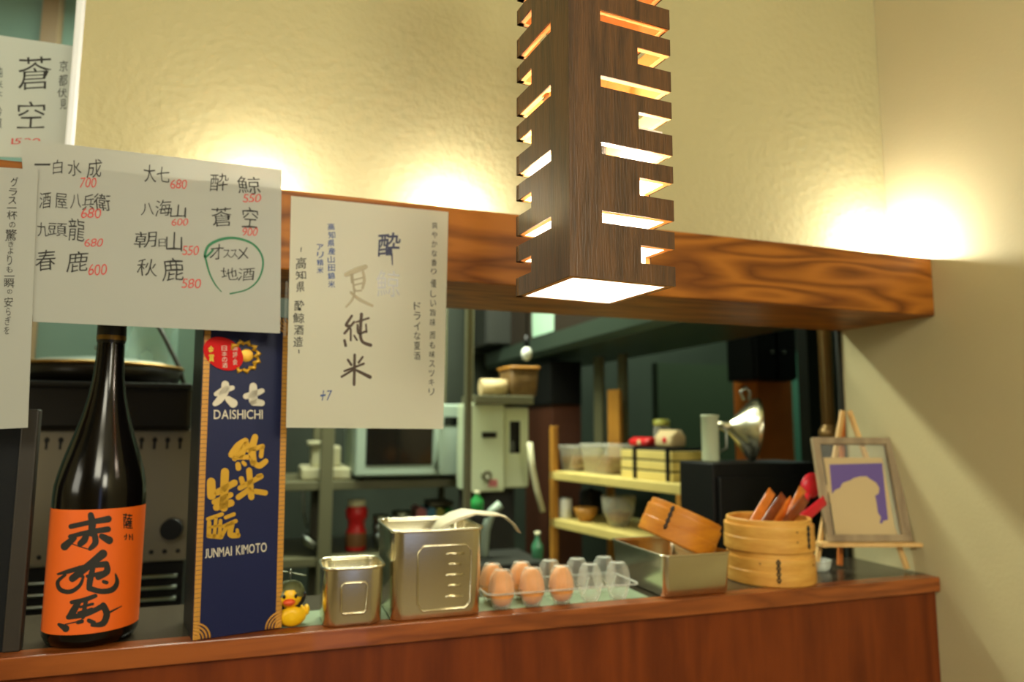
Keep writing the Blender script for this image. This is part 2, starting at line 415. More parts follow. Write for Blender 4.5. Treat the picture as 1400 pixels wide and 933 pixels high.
def two(T, veneer, core, far, glow_skin):
    """walnut-veneered board over a pale core; far = outer side lies at v = LS"""
    t = .0016
    a, b, c, d = (LS-t, LS, LS-TH, LS-t) if far else (0, t, t, TH)
    o = board(T, veneer, a, b).build('side_board', m_lamp, lp)
    board(T, core, c, d).build('inner_face', m_lampin, o, label='pale lit core and inner face')
    board(T, glow_skin, *((LS-TH-.0006, LS-TH-.0001) if far else (TH+.0001, TH+.0006))).build('glow_skin', m_glow_skin, o, label='white skin added near the bottom for the bright glow')
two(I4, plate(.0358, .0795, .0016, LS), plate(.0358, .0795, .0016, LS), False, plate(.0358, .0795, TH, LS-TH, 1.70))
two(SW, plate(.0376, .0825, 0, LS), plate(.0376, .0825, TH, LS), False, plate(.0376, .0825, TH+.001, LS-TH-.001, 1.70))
def mirror(poly, s): return [(s-u, z) for u, z in poly][::-1]
# far boards: slots run in from the same two sawn corners
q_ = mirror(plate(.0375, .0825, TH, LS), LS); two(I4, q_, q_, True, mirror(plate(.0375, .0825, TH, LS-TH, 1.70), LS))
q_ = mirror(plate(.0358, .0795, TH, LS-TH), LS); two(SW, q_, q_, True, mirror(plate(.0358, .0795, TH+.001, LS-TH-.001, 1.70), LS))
mb = MB(); mb.T = TL; mb.box((TH, LS/2-.006, 1.735), (LS-TH, LS/2+.006, 1.747)); mb.build('cross_bar', m_lampin, lp)
BZ = 1.645
sk = MB().lathe([(.0, .045), (.013, .045), (.016, .03), (.016, .0), (.012, -.004)], (lc.x, lc.y, BZ+.03), 20).build('socket', m_blk, lp)
MB().sphere((lc.x, lc.y, BZ), .021, (1, 1, 1.12)).build('bulb', m_bulb, lp)
MB().tube([(lc.x, lc.y, BZ+.07), (lc.x, lc.y, H)], .0028).build('cord', m_blk, lp)
MB().lathe([(.0, -.03), (.04, -.028), (.045, -.02), (.045, -.0005)], (lc.x, lc.y, H), 24).build('ceiling_rose', m_metal_d, lp)
mb = MB(); mb.T = TL; mb.box((TH, LS/2-.005, LTOP-.03), (LS-TH, LS/2+.005, LTOP-.02)); mb.build('cross_bar', m_lamp, lp)

# ------------------------------------------------------------------ paper sheets
def sheet(name, quad, Y, label, cat, curl=.0, name_part=None, m=None):
    """a sheet of paper whose four corners (tl,tr,br,bl) are given in the picture, hanging at plane Y"""
    c = [atY(*q, Y) for q in quad]; n = 10; vs = []; fs = []; th = .0004
    for k in range(2):
        for j in range(n+1):
            for i in range(n+1):
                u = i/n; v = j/n
                p = (c[0]*(1-u)+c[1]*u)*(1-v)+(c[3]*(1-u)+c[2]*u)*v
                vs.append((p.x, p.y+k*th-curl*(v*v)*.0, p.z))
    N1 = (n+1)**2
    for j in range(n):
        for i in range(n):
            q = (j*(n+1)+i, j*(n+1)+i+1, (j+1)*(n+1)+i+1, (j+1)*(n+1)+i); fs.append(q); fs.append(tuple(N1+t for t in q[::-1]))
    edge = [i for i in range(n+1)]+[j*(n+1)+n for j in range(1, n+1)]+[n*(n+1)+i for i in range(n-1, -1, -1)]+[j*(n+1) for j in range(n-1, 0, -1)]
    for a, b in zip(edge, edge[1:]+edge[:1]): fs.append((a, b, N1+b, N1+a))
    mid = (c[0]+c[1]+c[2]+c[3])/4
    o = MB().add(vs, fs).build(name, m or m_paper, None, (mid.x, Y, min(p.z for p in c)))
    tag(o, label, cat); return o
Ym = .9950
menu = sheet('menu_sheet', [(28, 190), (385, 232), (383, 456), (45, 440)], Ym, 'wide white sake list with red prices and a green circled note, taped to the beam', 'menu')
A = zoomed(lambda x, y: atY(x, y, Ym-.0004), 0, 180, 3.11)
names = {}; sect = iter([0, 0, 0, 0, 1, 1, 2, 2, 3, 3, 3, 3, 3, 4, 4, 4, 5, 5, 6, 6, 6, 7, 7, 7, 8, 8, 9, 9, 10, 10, 10, 10, 11, 11])
for ch, bx in [('一', (145, 136, 212, 144)), ('白', (225, 120, 265, 180)), ('水', (288, 120, 345, 187)), ('成', (370, 118, 432, 196)),
               ('大', (612, 138, 662, 216)), ('七', (668, 152, 722, 216)), ('酔', (893, 178, 970, 252)), ('鯨', (1010, 190, 1106, 264)),
               ('酒', (168, 258, 216, 326)), ('屋', (234, 263, 286, 327)), ('八', (300, 265, 346, 326)), ('兵', (350, 268, 402, 332)), ('衛', (400, 265, 470, 336)),
               ('八', (600, 305, 655, 355)), ('海', (660, 290, 728, 360)), ('山', (724, 312, 790, 366)), ('蒼', (900, 322, 986, 402)), ('空', (1030, 323, 1096, 408)),
               ('九', (158, 384, 206, 446)), ('頭', (205, 390, 284, 446)), ('龍', (290, 372, 360, 466)), ('朝', (572, 424, 666, 492)), ('日', (675, 456, 705, 490)), ('山', (706, 430, 774, 508)),
               ('春', (153, 504, 237, 592)), ('鹿', (284, 510, 374, 597)), ('秋', (584, 543, 666, 616)), ('鹿', (690, 540, 780, 636)),
               ('オ', (893, 480, 950, 546)), ('ス', (948, 502, 980, 537)), ('ス', (980, 502, 1010, 537)), ('メ', (1008, 490, 1056, 546)), ('地', (940, 578, 1010, 630)), ('酒', (1012, 580, 1082, 634))]:
    put(names.setdefault(next(sect), MB()), ch, bx, A, -.004, .035)
for s_, bx in [('700', (340, 196, 410, 238)), ('680', (725, 204, 795, 243)), ('550', (1034, 266, 1110, 301)), ('680', (345, 326, 430, 368)), ('600', (730, 370, 800, 400)), ('900', (1030, 410, 1096, 444)),
               ('680', (360, 455, 438, 490)), ('550', (776, 486, 846, 525)), ('600', (376, 564, 454, 611)), ('580', (774, 626, 855, 666))]:
    mr_ = MB(); word(mr_, s_, bx, A, -.004, .03, .25, .04); mr_.build('price', m_red, menu, label='red handwritten price')
for q_ in names.values(): q_.build('sake_name', m_ink, menu, label='black handwritten name')
mg = MB(); brush(mg, [(905, 505), (872, 535), (885, 488), (935, 460), (1000, 453), (1070, 475), (1110, 520), (1118, 572), (1097, 632), (1050, 672), (978, 690)], [8, 10, 12, 12, 11, 9, 8, 8, 7, 6, 6], A)
brush(mg, [(872, 530), (890, 600), (915, 650), (942, 682)], [9, 7, 6, 3], A); mg.build('circle_mark', m_greenink, menu, label='green pen circle')
c0 = atY(20, 196, Ym+.001); c1 = atY(391, 460, Ym+.001)
MB().box((c1.x-.0035, Ym+.0006, c1.z), (c1.x, Ym+.002, c1.z+.075)).build('clear_sleeve_edge', m_sleeve, menu)
# narrow sheet in front, at the left frame edge
Yn = .9930
sl = sheet('menu_strip', [(-48, 226), (52, 232), (38, 585), (-60, 590)], Yn, 'narrow white sheet with one vertical line of writing, leftmost in front', 'menu')
B = zoomed(lambda x, y: atY(x, y, Yn-.0004), 0, 220, 3.583); mk = MB()
for ch, bx in zip('グラス一杯の驚きよりも一瞬の安らぎを', [(52, 80, 90, 125), (45, 135, 85, 170), (40, 178, 80, 212), (35, 229, 82, 233), (35, 245, 85, 288), (45, 300, 75, 327), (25, 335, 82, 392), (40, 395, 66, 422), (38, 425, 65, 457),
        (35, 462, 58, 512), (30, 518, 60, 548), (20, 563, 70, 567), (20, 575, 70, 622), (35, 630, 60, 652), (20, 668, 62, 716), (30, 720, 52, 757), (25, 763, 52, 806), (20, 812, 46, 850)]):
    put(mk, ch, bx, B, .0, .03)
mk.build('lettering', m_ink, sl)
# centre sheet
Yc = .9965
cs = sheet('sake_poster', [(398, 268), (613, 290), (606, 587), (391, 585)], Yc, 'white upright sheet with brushed vertical writing hanging at the middle of the beam', 'poster', m=m_paperlit)
pl = lambda x, y: atY(x, y, Yc-.0004)
Z3 = zoomed(pl, 370, 240, 2.593); Z7 = zoomed(pl, 390, 290, 4.445); Z8 = zoomed(pl, 460, 290, 3.456)
mk = MB()
for ch, bx in zip('高知県酔鯨酒造', [(65, 275, 127, 346), (63, 358, 127, 410), (68, 424, 118, 486), (55, 538, 116, 602), (48, 614, 116, 676), (54, 688, 112, 747), (50, 758, 108, 820)]): put(mk, ch, bx, Z7, .004, .03)
brush(mk, [(97, 216), (95, 240)], 6, Z7); brush(mk, [(82, 838), (83, 858)], 7, Z7)
mk.build('maker_lettering', m_ink, cs, label='small black column on the left'); mk = MB()
col = '爽やかな香り優しい旨味而も味スッキリ'
yy = 48
for i, ch in enumerate(col):
    h = {5: 34, 6: 50, 10: 46, 11: 44}.get(i, 40); put(mk, ch, (452-(i*1.0), yy, 478-(i*1.0), yy+h*.78), Z8, .0, .03); yy += h+(16 if i in (5, 10) else 4)
mk.build('tasting_lettering', m_ink, cs, label='long small black column on the right'); mk = MB()
for i, ch in enumerate('ドライな夏酒'):
    put(mk, ch, (366, 426+i*47, 398-(i*.5), 426+i*47+38), Z8, .0, .03)
mk.build('lettering', m_ink, cs, label='short small black column')
mk = MB()
for i, ch in enumerate('高知県産山田錦米'): put(mk, ch, (258+(i % 2)*3, 68+i*50, 300+(i % 2)*3, 68+i*50+42), Z7, .012, .03)
mk.build('blue_lettering', m_blueink, cs); mk = MB()
for i, ch in enumerate('アリ精米'): put(mk, ch, (192, 196+i*46, 232, 196+i*46+38), Z7, .012, .03)
mk.build('blue_lettering', m_blueink, cs); mk = MB()
word(mk, '+7', (176, 762, 216, 798), Z3, .0, .03, .2, .1); mk.build('blue_lettering', m_blueink, cs)
mk = MB(); put(mk, '酔', (195, 100, 302, 208), Z8, .012, .03); brush(mk, [(262, 200), (264, 250)], [8, 4], Z8); mk.build('navy_lettering', m_navyink, cs)
mk = MB(); put(mk, '鯨', (190, 278, 298, 402), Z8, -.004, .03); mk.build('faded_blue_lettering', m_paleblue, cs)
mk = MB()
for p_, w_ in [([(268, 352), (300, 338), (336, 324)], 20), ([(326, 335), (332, 370), (326, 400)], 11), ([(285, 350), (288, 380)], 9), ([(290, 372), (328, 362)], 7), ([(292, 390), (326, 382)], 7), ([(290, 352), (296, 410)], 9),
               ([(300, 405), (290, 440), (268, 466)], 8), ([(285, 415), (315, 440), (360, 462)], 12), ([(305, 410), (322, 408)], 8)]: brush(mk, p_, w_, Z3)
mk.build('faded_olive_lettering', m_olive, cs)
mk = MB()
for p_, w_ in [([(288, 498), (268, 530), (280, 534)], 11), ([(296, 520), (262, 560)], 11), ([(284, 545), (284, 585)], 9), ([(262, 585), (266, 604)], 12), ([(296, 568), (306, 584)], 8),
               ([(304, 520), (348, 506)], 9), ([(308, 530), (312, 560), (340, 552)], 9), ([(338, 528), (340, 556)], 8), ([(322, 492), (318, 560), (326, 590), (354, 602)], [12, 11, 11, 13]),
               ([(298, 636), (296, 742)], 12), ([(262, 694), (330, 668)], 10), ([(274, 654), (286, 672)], 11), ([(326, 644), (312, 664)], 10), ([(292, 690), (252, 714)], 10), ([(302, 690), (352, 715)], [9, 14])]: brush(mk, p_, w_, Z3)
mk.build('brush_lettering', m_brownink, cs, label='large dark brown brush characters')
# sheet standing behind the beam at upper left
Yq = 1.150
qs = sheet('upright_sheet', [(-70, 38), (100, 63), (90, 217), (-84, 212)], Yq, 'white sheet lettered with two large characters at upper left, behind the beam', 'sign')
Zq = zoomed(lambda x, y: atY(x, y, Yq-.0004), 0, 50, 5.49); mk = MB()
for ch, bx, of in [('蒼', (135, 150, 382, 396), -.006), ('空', (130, 484, 336, 690), -.006), ('京', (445, 180, 508, 262), 0), ('都', (440, 285, 506, 372), 0), ('伏', (432, 388, 502, 458), 0), ('見', (450, 470, 500, 545), 0),
               ('純', (-40, 230, 20, 305), 0), ('米', (-40, 330, 20, 390), 0), ('大', (-42, 405, 18, 450), 0), ('吟', (-42, 530, 16, 600), 0), ('醸', (-46, 610, 14, 690), 0)]: put(mk, ch, bx, Zq, of, .02)
mk.build('lettering', m_ink, qs); mk = MB(); word(mk, '1500', (85, 764, 300, 808), Zq, 0, .02, .3, .05); mk.build('price_lettering', m_red, qs)

# ------------------------------------------------------------------ sake bottle
bp = atZ(124, 889, ZC); BR = .0545; bc = Vector((atY(123, 876, YL+.004+BR).x, YL+.004+BR, ZC))
bt = thing('sake_bottle', 'large dark sake bottle with an orange brush-lettered label, at left on the counter', 'bottle', bc)
k_ = 1.0
prof = [(0, .004), (.040, .0), (.050, .003), (BR, .012), (BR, .183), (.0536, .197), (.0498, .215), (.0443, .235), (.0362, .260), (.0285, .286), (.0225, .312), (.0186, .338), (.0170, .365), (.0164, .388), (.0165, .390), (.0165, .399), (0, .399)]
MB().lathe(prof, bc, 48).build('glass_body', m_bottle, bt)
MB().lathe([(0, .4165), (.0155, .4165), (.0175, .414), (.0178, .399), (.0175, .388), (.0168, .384)], bc, 32).build('cap', m_cap, bt)
MB().lathe([(.0179, .388), (.0181, .391), (.0179, .394)], bc, 32).build('cap_ring', m_brass, bt)
lz0 = ZC+.019; lz1 = ZC+.169; lm = MB(); vs = []; nn = 40
a0 = radians(-90-74); a1 = radians(-90+92)
for j in (0, 1):
    for i in range(nn+1):
        a = a0+(a1-a0)*i/nn; vs.append((bc.x+(BR+.0004)*cos(a), bc.y+(BR+.0004)*sin(a), lz0 if j == 0 else lz1))
lab = MB().add(vs, [(i, i+1, nn+2+i, nn+1+i) for i in range(nn)], True).build('label', m_orange, bt, label='orange paper label')
Zb = zoomed(cylinder_map(bc.x, bc.y, BR+.0008), 55, 680, 4.664); mk = MB()
for p_, w_ in [([(195, 188), (300, 165), (435, 140)], [26, 26, 36]), ([(322, 115), (332, 170), (325, 232)], 40), ([(190, 252), (300, 226), (432, 205)], [22, 26, 32]), ([(296, 240), (280, 275), (255, 298)], 38),
               ([(345, 235), (352, 290), (318, 330)], [32, 34, 22]), ([(215, 262), (155, 315)], [30, 42]), ([(392, 250), (440, 276)], [30, 42]), ([(200, 298), (250, 315), (315, 335)], 6),
               ([(400, 362), (330, 420), (205, 520)], [46, 40, 38]), ([(112, 492), (180, 474), (300, 442), (420, 428)], [10, 24, 26, 34]), ([(424, 432), (425, 475), (370, 512)], 36), ([(300, 505), (345, 497), (395, 482)], 22),
               ([(250, 450), (262, 500)], 28), ([(335, 455), (318, 530), (312, 582)], 34), ([(160, 496), (112, 540), (128, 590), (190, 604), (250, 566), (276, 508)], [14, 20, 24, 24, 20, 12]),
               ([(312, 582), (390, 602), (460, 590), (490, 545), (480, 490)], [30, 28, 30, 24, 8]), ([(404, 540), (424, 546)], 24),
               ([(200, 672), (280, 656), (352, 630)], 26), ([(245, 668), (212, 725), (188, 762)], 38), ([(292, 660), (272, 765)], 28), ([(255, 702), (335, 682)], 18), ([(245, 738), (330, 714)], 18),
               ([(180, 766), (290, 748), (405, 692)], [28, 26, 30]), ([(402, 692), (424, 745), (400, 806), (330, 818)], [34, 36, 34, 16]), ([(430, 742), (520, 695)], [14, 4]), ([(118, 812), (162, 838)], [16, 40]),
               ([(240, 800), (266, 792)], 26), ([(310, 788), (342, 802)], 28), ([(160, 812), (232, 796)], 8)]: brush(mk, p_, w_, Zb, 1.22)
put(mk, '薩', (528, 105, 588, 202), Zb, .012, .03); put(mk, '州', (534, 234, 590, 276), Zb, .012, .03)
mk.build('lettering', m_ink, lab, label='black brush characters')

# ------------------------------------------------------------------ tall navy sake box
q0 = atZ(262, 879, ZC); q1 = atZ(385, 862, ZC); TB = radians(11); BW = (q1-q0).length; BD = .105; BH = .425
bxr = thing('sake_box', 'tall navy gift box with gold border and characters, beside the bottle', 'box', (q0.x, YL+.003, ZC))
TBm = Matrix.Rotation(radians(-.9), 4, 'Y') @ Matrix.Rotation(TB, 4, 'Z'); TBm.translation = Vector((q0.x, YL+.003, ZC))
mb = MB(); mb.T = TBm; mb.box((0, 0, 0), (BW, BD, BH), .0008); mb.build('carton', m_navy, bxr)
mb = MB(); mb.T = TBm; mb.box((-.0006, .0015, .001), (0, BD-.001, BH-.001))
mb.build('side_panel', m_blackc, bxr, label='black side of the box')
nb = TBm.to_3x3() @ Vector((0, -1, 0)); pb = plane(TBm @ Vector((0, -.0008, 0)), nb)
mb = MB(); mb.T = TBm; e = .0008
bw = .0078
for s0, sg in ((.0005, 1), (BW-.0005, -1)):
    mb = MB(); mb.T = TBm; z = .001; sa = s0 if sg > 0 else s0-bw
    while z < BH-.012: mb.box((sa, -e, z), (sa+bw, 0, z+.0052)); z += .0058
    for r_ in range(5):
        mb.tube([(s0+sg*(.0045+r_*.004)*cos(a_), -.0003, .001+(.0045+r_*.004)*sin(a_)) for a_ in [i*pi/16 for i in range(9)]], .0013, 6)
        mb.tube([(s0+sg*(.0045+r_*.004)*cos(a_), -.0003, BH-.001-(.0045+r_*.004)*sin(a_)) for a_ in [i*pi/16 for i in range(9)]], .0013, 6)
    mb.build('gold_border', m_goldb, bxr)
Z5 = zoomed(pb, 255, 450, 7.18); Z6 = zoomed(pb, 255, 580, 4.907)
mk = MB()
for p_, w_ in [([(290, 640), (370, 600), (452, 578)], [40, 60, 40]), ([(380, 545), (372, 620), (320, 700), (280, 735)], [66, 72, 62, 44]), ([(410, 690), (458, 730)], [56, 78]),
               ([(655, 565), (655, 700)], [66, 80]), ([(582, 662), (660, 640), (742, 608)], [50, 60, 44]), ([(660, 715), (738, 728)], [70, 54])]: brush(mk, p_, w_, Z5, 1.12)
mk.build('brush_name', m_silver, bxr, label='two pale brushed characters')
mk = MB(); word(mk, 'DAISHICHI', (268, 795, 748, 884), Z5, .008, 0, 0, .1); mk.build('pale_lettering', m_silver, bxr, label='pale word under the brushed characters'); mk = MB(); word(mk, 'JUNMAI KIMOTO', (124, 818, 538, 880), zoomed(lambda x, y: pb(x, y+(255+330/4.907-x)*.11), 255, 580, 4.907), .008, 0, 0, .1)
mk.build('pale_lettering', m_silver, bxr, label='pale words low on the box')
mk = MB()
for p_, w_ in [([(395, 115), (350, 150), (305, 205)], 44), ([(400, 140), (360, 210)], 44), ([(325, 225), (415, 222)], 30), ([(316, 236), (326, 240)], 20), ([(345, 272), (348, 296)], 34), ([(380, 258), (392, 272)], 24),
               ([(460, 88), (440, 170), (450, 262)], 40), ([(415, 178), (510, 150)], 30), ([(508, 158), (500, 216)], 28), ([(450, 262), (490, 280), (532, 250)], 32), ([(430, 240), (440, 255)], 18),
               ([(420, 312), (435, 490)], 38), ([(358, 430), (500, 352)], 32), ([(368, 366), (376, 396)], 32), ([(480, 350), (500, 345)], 26), ([(420, 440), (348, 492)], 34), ([(460, 452), (528, 462)], 34),
               ([(258, 322), (250, 560)], 52), ([(165, 388), (168, 480)], 54), ([(205, 460), (322, 395)], 40), ([(185, 525), (296, 476)], 34), ([(200, 560), (298, 530)], 44),
               ([(143, 638), (238, 606)], 24), ([(152, 660), (150, 745)], 28), ([(198, 632), (186, 755)], 22), ([(228, 650), (222, 755)], 24), ([(148, 752), (232, 758)], 28), ([(155, 695), (230, 680)], 18),
               ([(262, 628), (318, 606)], 24), ([(250, 688), (330, 652)], 26), ([(276, 680), (240, 745)], 24), ([(306, 668), (294, 740), (345, 748)], 32), ([(340, 712), (344, 740)], 22)]: brush(mk, p_, w_, Z6, 1.3)
mk.build('gold_lettering', m_gold, bxr)
ec = pb(333, 488); mb = MB(); ax = TBm.to_3x3() @ Vector((1, 0, 0)); mb.T = Matrix((ax, -nb, Vector((0, 0, 1)))).transposed().to_4x4(); mb.T.translation = ec
for i in range(9):
    a_ = radians(-120+i*30); mb.tube([(.014*cos(a_), -.0005, .017*sin(a_)), (.021*cos(a_+.25), -.0008, .021*sin(a_+.25)), (.018*cos(a_+.55), -.0005, .018*sin(a_+.55))], [.0022, .0034, .0016], 8)
mb.sphere((.004, 0, .002), .009, (1, .12, 1)); mb.build('gold_emblem', m_gold, bxr)
c_ = pb(305.5, 484); mb = MB(); mb.T = Matrix((ax, -nb, Vector((0, 0, 1)))).transposed().to_4x4(); mb.T.translation = c_
mb.loft([[(.0255*cos(t), y_, .0218*sin(t)-.006*cos(t)) for t in [2*pi*i/40 for i in range(40)]] for y_ in (-.0016, -.0008)], True, True, False)
st_ = mb.build('round_sticker', mat('red_sticker', (200, 26, 26), .65, spec=.15), bxr, label='red oval sticker')
pb2 = plane(TBm @ Vector((0, -.0030, 0)), nb); Z52 = zoomed(pb2, 255, 450, 7.18)
mk = MB()
for i, ch in enumerate('日本の酒'): put(mk, ch, (345+i*2, 165+i*56, 395+i*2, 165+i*56+48), Z52, .0, 0)
for i, ch in enumerate('品評会'): put(mk, ch, (455, 150+i*72, 500, 150+i*72+60), Z52, .0, 0)
mk.build('pale_lettering', m_silver, st_); mk = MB()
for i, ch in enumerate('金賞'): put(mk, ch, (212+i*6, 165+i*82, 268+i*4, 165+i*82+74), Z52, .014, 0)
mk.build('yellow_lettering', mat('yellow_print', (220, 200, 40), .5), st_)

# ------------------------------------------------------------------ dark framed board at the left edge
b0 = atY(24, 700, 1.05).x-.003; b1 = atY(44, 700, 1.05).x; ztop = atY(30, 560, 1.05).z
bd = thing('framed_blackboard', 'dark framed board standing on the counter under the narrow sheet', 'board', (b0-.1, 1.05, ZC))
MB().box((b0, 1.045, ZC), (b1, 1.06, ztop), .002).build('side_rail', mat('dark_frame_wood', (44, 38, 30), .5, var=.2), bd)
MB().box((b0-.2, 1.05, ZC+.0), (b0-.0005, 1.057, ztop-.002)).build('dark_panel', mat('chalkboard', (18, 20, 22), .6, spec=.2), bd)

# ------------------------------------------------------------------ rubber duck
dk = Vector((atZ(399, 861, ZC).x, 1.068, ZC)); dr = thing('rubber_duck', 'yellow rubber duck in an olive propeller helmet between box and tin', 'toy', dk)
sc_ = .0215
mb = MB()
body = [(0, 0, 1, .55), (.003, .004, .017, .016), ]
rings = []
for y_, zc, rx, rz in [(-.024, .017, .004, .005), (-.022, .016, .012, .012), (-.014, .014, .0185, .0135), (0, .0138, .0205, .0138), (.012, .015, .0175, .0135), (.02, .019, .011, .009), (.026, .025, .004, .004)]:
    rings.append([(dk.x+rx*cos(t), dk.y+y_, dk.z+max(0, zc+rz*sin(t))) for t in [2*pi*i/20 for i in range(20)]])
mb.loft(rings); mb.sphere((dk.x-.004, dk.y-.008, dk.z+.042), .0175); mb.build('duck_body', m_duck, dr)
hc = Vector((dk.x-.004, dk.y-.008, dk.z+.042))
for sx in (.02, -.02): MB().sphere((dk.x+sx, dk.y+.002, dk.z+.018), .009, (.45, 1.2, .8)).build('wing', m_duck, dr)
mb = MB(); mb.T = Matrix.Translation(hc) @ Matrix.Rotation(radians(-20), 4, 'X')
mb.lathe([(.0200, -.005), (.0205, -.002), (.0205, .004), (.019, .010), (.0145, .0158), (.008, .0190), (0, .0205)], (0, .0035, 0), 28); hm = mb.build('helmet', m_helm, dr)
mb = MB(); mb.tube([hc+Vector((.0195*cos(t), -.006-.010*abs(sin(t)) if False else -.004, .0195*sin(t)*.95)) for t in [radians(a_) for a_ in range(170, 371, 20)]], .0026, 8); mb.build('chin_strap', m_blk, hm)
MB().tube([hc+Vector((0, .003, .020)), hc+Vector((0, .003, .031))], .0012, 8).sphere(hc+Vector((0, .003, .032)), .0018).build('propeller_stem', m_steelr, hm)
mb = MB(); mb.T = Matrix.Translation(hc+Vector((0, .003, .029))) @ Matrix.Rotation(radians(14), 4, 'Y')
for s_ in (-1, 1): mb.loft([[(s_*x_, w_*cos(t), .0009*sin(t)) for t in [2*pi*i/10 for i in range(10)]] for x_, w_ in ((.0005, .001), (.006, .0038), (.014, .0045), (.021, .0028), (.0225, .0005))])
mb.build('propeller', m_helm, hm)
mb = MB(); mb.sphere(hc+Vector((-.001, -.018, -.006)),   .0072, (1.15, .9, .62)); mb.sphere(hc+Vector((-.001, -.017, -.0085)), .006, (1.1, .8, .5)); mb.build('beak', m_beak, dr)
mb = MB()
for sx in (-.0075, .0075): MB().sphere(hc+Vector((sx, -.0163, .001)), .0021, (1, .5, 1.3), 10, 8).build('eye', m_blk, dr)

# ------------------------------------------------------------------ square steel tins
def tin(root, w_, d_, h_, r_, taper=.94, rim=.0022):
    c = root.location; cx, cy = c.x, c.y; z = c.z
    mb = MB(); R = lambda k, zz, o=0: rrect(w_*k-2*o, d_*k-2*o, max(r_*k-o, .002), z+zz, (cx, cy))
    t = .0009
    rings = [R(taper*.90, .0), R(taper*.97, .0008), R(taper, .004), R(1-.004, h_-.004), R(1, h_-.0005), R(1, h_), R(1, h_-.0005, t), R(1-.004, h_-.004, t), R(taper, .006, t)]
    mb.loft(rings, True, True, True); o = mb.build('tin_wall', m_steel, root)
    MB().tube([Vector(p) for p in R(1, h_-rim*.4, -rim*.2)], rim, 8, closed=True).build('rolled_rim', m_steel, root); return o
def front_map(root, w_, d_, h_, taper):
    c = root.location
    def f(u, v, o=0): # u -1..1 of width, v 0..1 of height
        k = taper+(1-taper)*v; return Vector((c.x+u*w_/2*k, c.y-d_/2*k-o, c.z+v*h_))
    return f
p0 = atZ(455, 860, ZC)
sw = .085; sx0 = atY(480, 820, YL+.006).x
t1 = thing('small_steel_tin', 'small square steel tin, open and shiny, left of the big tin', 'tin', (sx0+.004, YL+.005+sw/2, ZC))
tin(t1, sw, sw, .079, .020, .95)
f1 = front_map(t1, sw, sw, .079, .95)
lp_ = [(-.42, .22), (.42, .22), (.42, .74), (-.42, .74)]
def panel(root, f, pts, r_, name='embossed_panel'):
    q = []; n = len(pts)
    for i, (u, v) in enumerate(pts):
        a_ = Vector(pts[i-1]); b_ = Vector(pts[(i+1) % n]); p_ = Vector((u, v)); q.append(p_+(a_-p_)*.10); q.append(p_+(b_-p_)*.10)
    MB().tube([f(p_.x, p_.y, .0003) for p_ in q], r_, 6, closed=True).build(name, m_steel, root)
panel(t1, f1, lp_, .0018)
bw_ = atY(660, 790, YL+.006).x-atY(533, 790, YL+.006).x
bx0 = atY(533, 790, YL+.006).x
t2 = thing('big_steel_tin', 'tall square steel tin with stamped measuring marks and a pale paddle across it', 'tin', (bx0+bw_/2+.002, YL+.006+.0715, ZC))
tin(t2, bw_, .143, .125, .018, .97)
f2 = front_map(t2, bw_, .143, .125, .97)
panel(t2, f2, [(-.45, .10), (.72, .10), (.72, .82), (-.45, .82)], .0016)
mb = MB()
for i, v in enumerate((.24, .36, .48, .60, .72)):
    hw = .20 if i % 2 == 0 else .14; mb.tube([f2(.36-hw, v, .0), f2(.36+hw, v, .0)], .0017, 6)
mb.build('measuring_marks', m_steel, t2)
# paddle across the tin
zr = ZC+.127; px = lambda x: atY(x, 730, 1.09).x
pd = []
pts = [(px(592), zr-.012, .020), (px(604), zr+.0, .036), (px(622), zr+.010, .044), (px(640), zr+.0155, .044), (px(660), zr+.012, .040), (px(676), zr+.010, .030), (px(690), zr+.004, .018), (px(702), zr-.008, .013), (px(709), zr-.020, .011)]
mb = MB(); rings = []
for i, (x, z, h_) in enumerate(pts):
    rings.append([(x+dx, 1.088+s_*h_, z+dz) for s_, dx, dz in ((-1, 0, 0), (-.5, 0, .002), (0, 0, .003), (.5, 0, .002), (1, 0, 0), (.5, .001, -.001), (0, .001, 0), (-.5, .001, -.001))])
mb.loft(rings); tag(mb.build('rice_paddle', m_pad, None, (px(640), 1.088, zr)), 'pale curved paddle lying across the big steel tin', 'paddle')

# ------------------------------------------------------------------ egg carton and eggs
e0 = atZ(665, 838, ZC); e1 = atZ(866, 822, ZC)
ex0 = e0.x+.004; ew = (e1.x-e0.x)+.004; pitch = ew/5; ey = (YL+.036, YL+.036+pitch); er = .0195
def dome(mb, prof, c, n=24):
    mb.loft([[(c[0]+r_*(1+(.05 if i % 3 == 0 else -.02))*cos(2*pi*i/n), c[1]+r_*(1+(.05 if i % 3 == 0 else -.02))*sin(2*pi*i/n), c[2]+z) for i in range(n)] for r_, z in prof], False, False, False)
cr = thing('egg_carton', 'clear plastic ten egg carton holding a few brown eggs', 'carton', (ex0+ew/2, ey[0]+pitch/2, ZC))
mb = MB(); ml = MB()
for j in range(2):
    for i in range(5):
        c = (ex0+pitch*(i+.5), ey[j], ZC)
        mb.lathe([(.009, .0005), (.013, .002), (.0175, .014), (.0196, .024), (.021, .026)], c, 20)
        lo = .026; dome(ml, [(.0205, lo), (.0196, lo+.008), (.0172, lo+.022), (.012, lo+.031), (.006, lo+.0325), (.004, lo+.030), (0.0005, lo+.0295)], (c[0], c[1], ZC))
yc0 = ey[0]-.023; yc1 = ey[1]+.023
for m__, z_ in ((mb, .0255), (ml, .0263)): m__.loft([rrect(ew+.008, yc1-yc0, .012, ZC+z_+d_, (ex0+ew/2, (yc0+yc1)/2)) for d_ in (0, .0006)], True, True, False) if False else m__.tube([Vector(p) for p in rrect(ew+.006, yc1-yc0, .012, ZC+z_, (ex0+ew/2, (yc0+yc1)/2))], .0012, 6, closed=True)
mb.build('cup_tray', m_egglid, cr); ml.build('lid', m_egglid, cr)
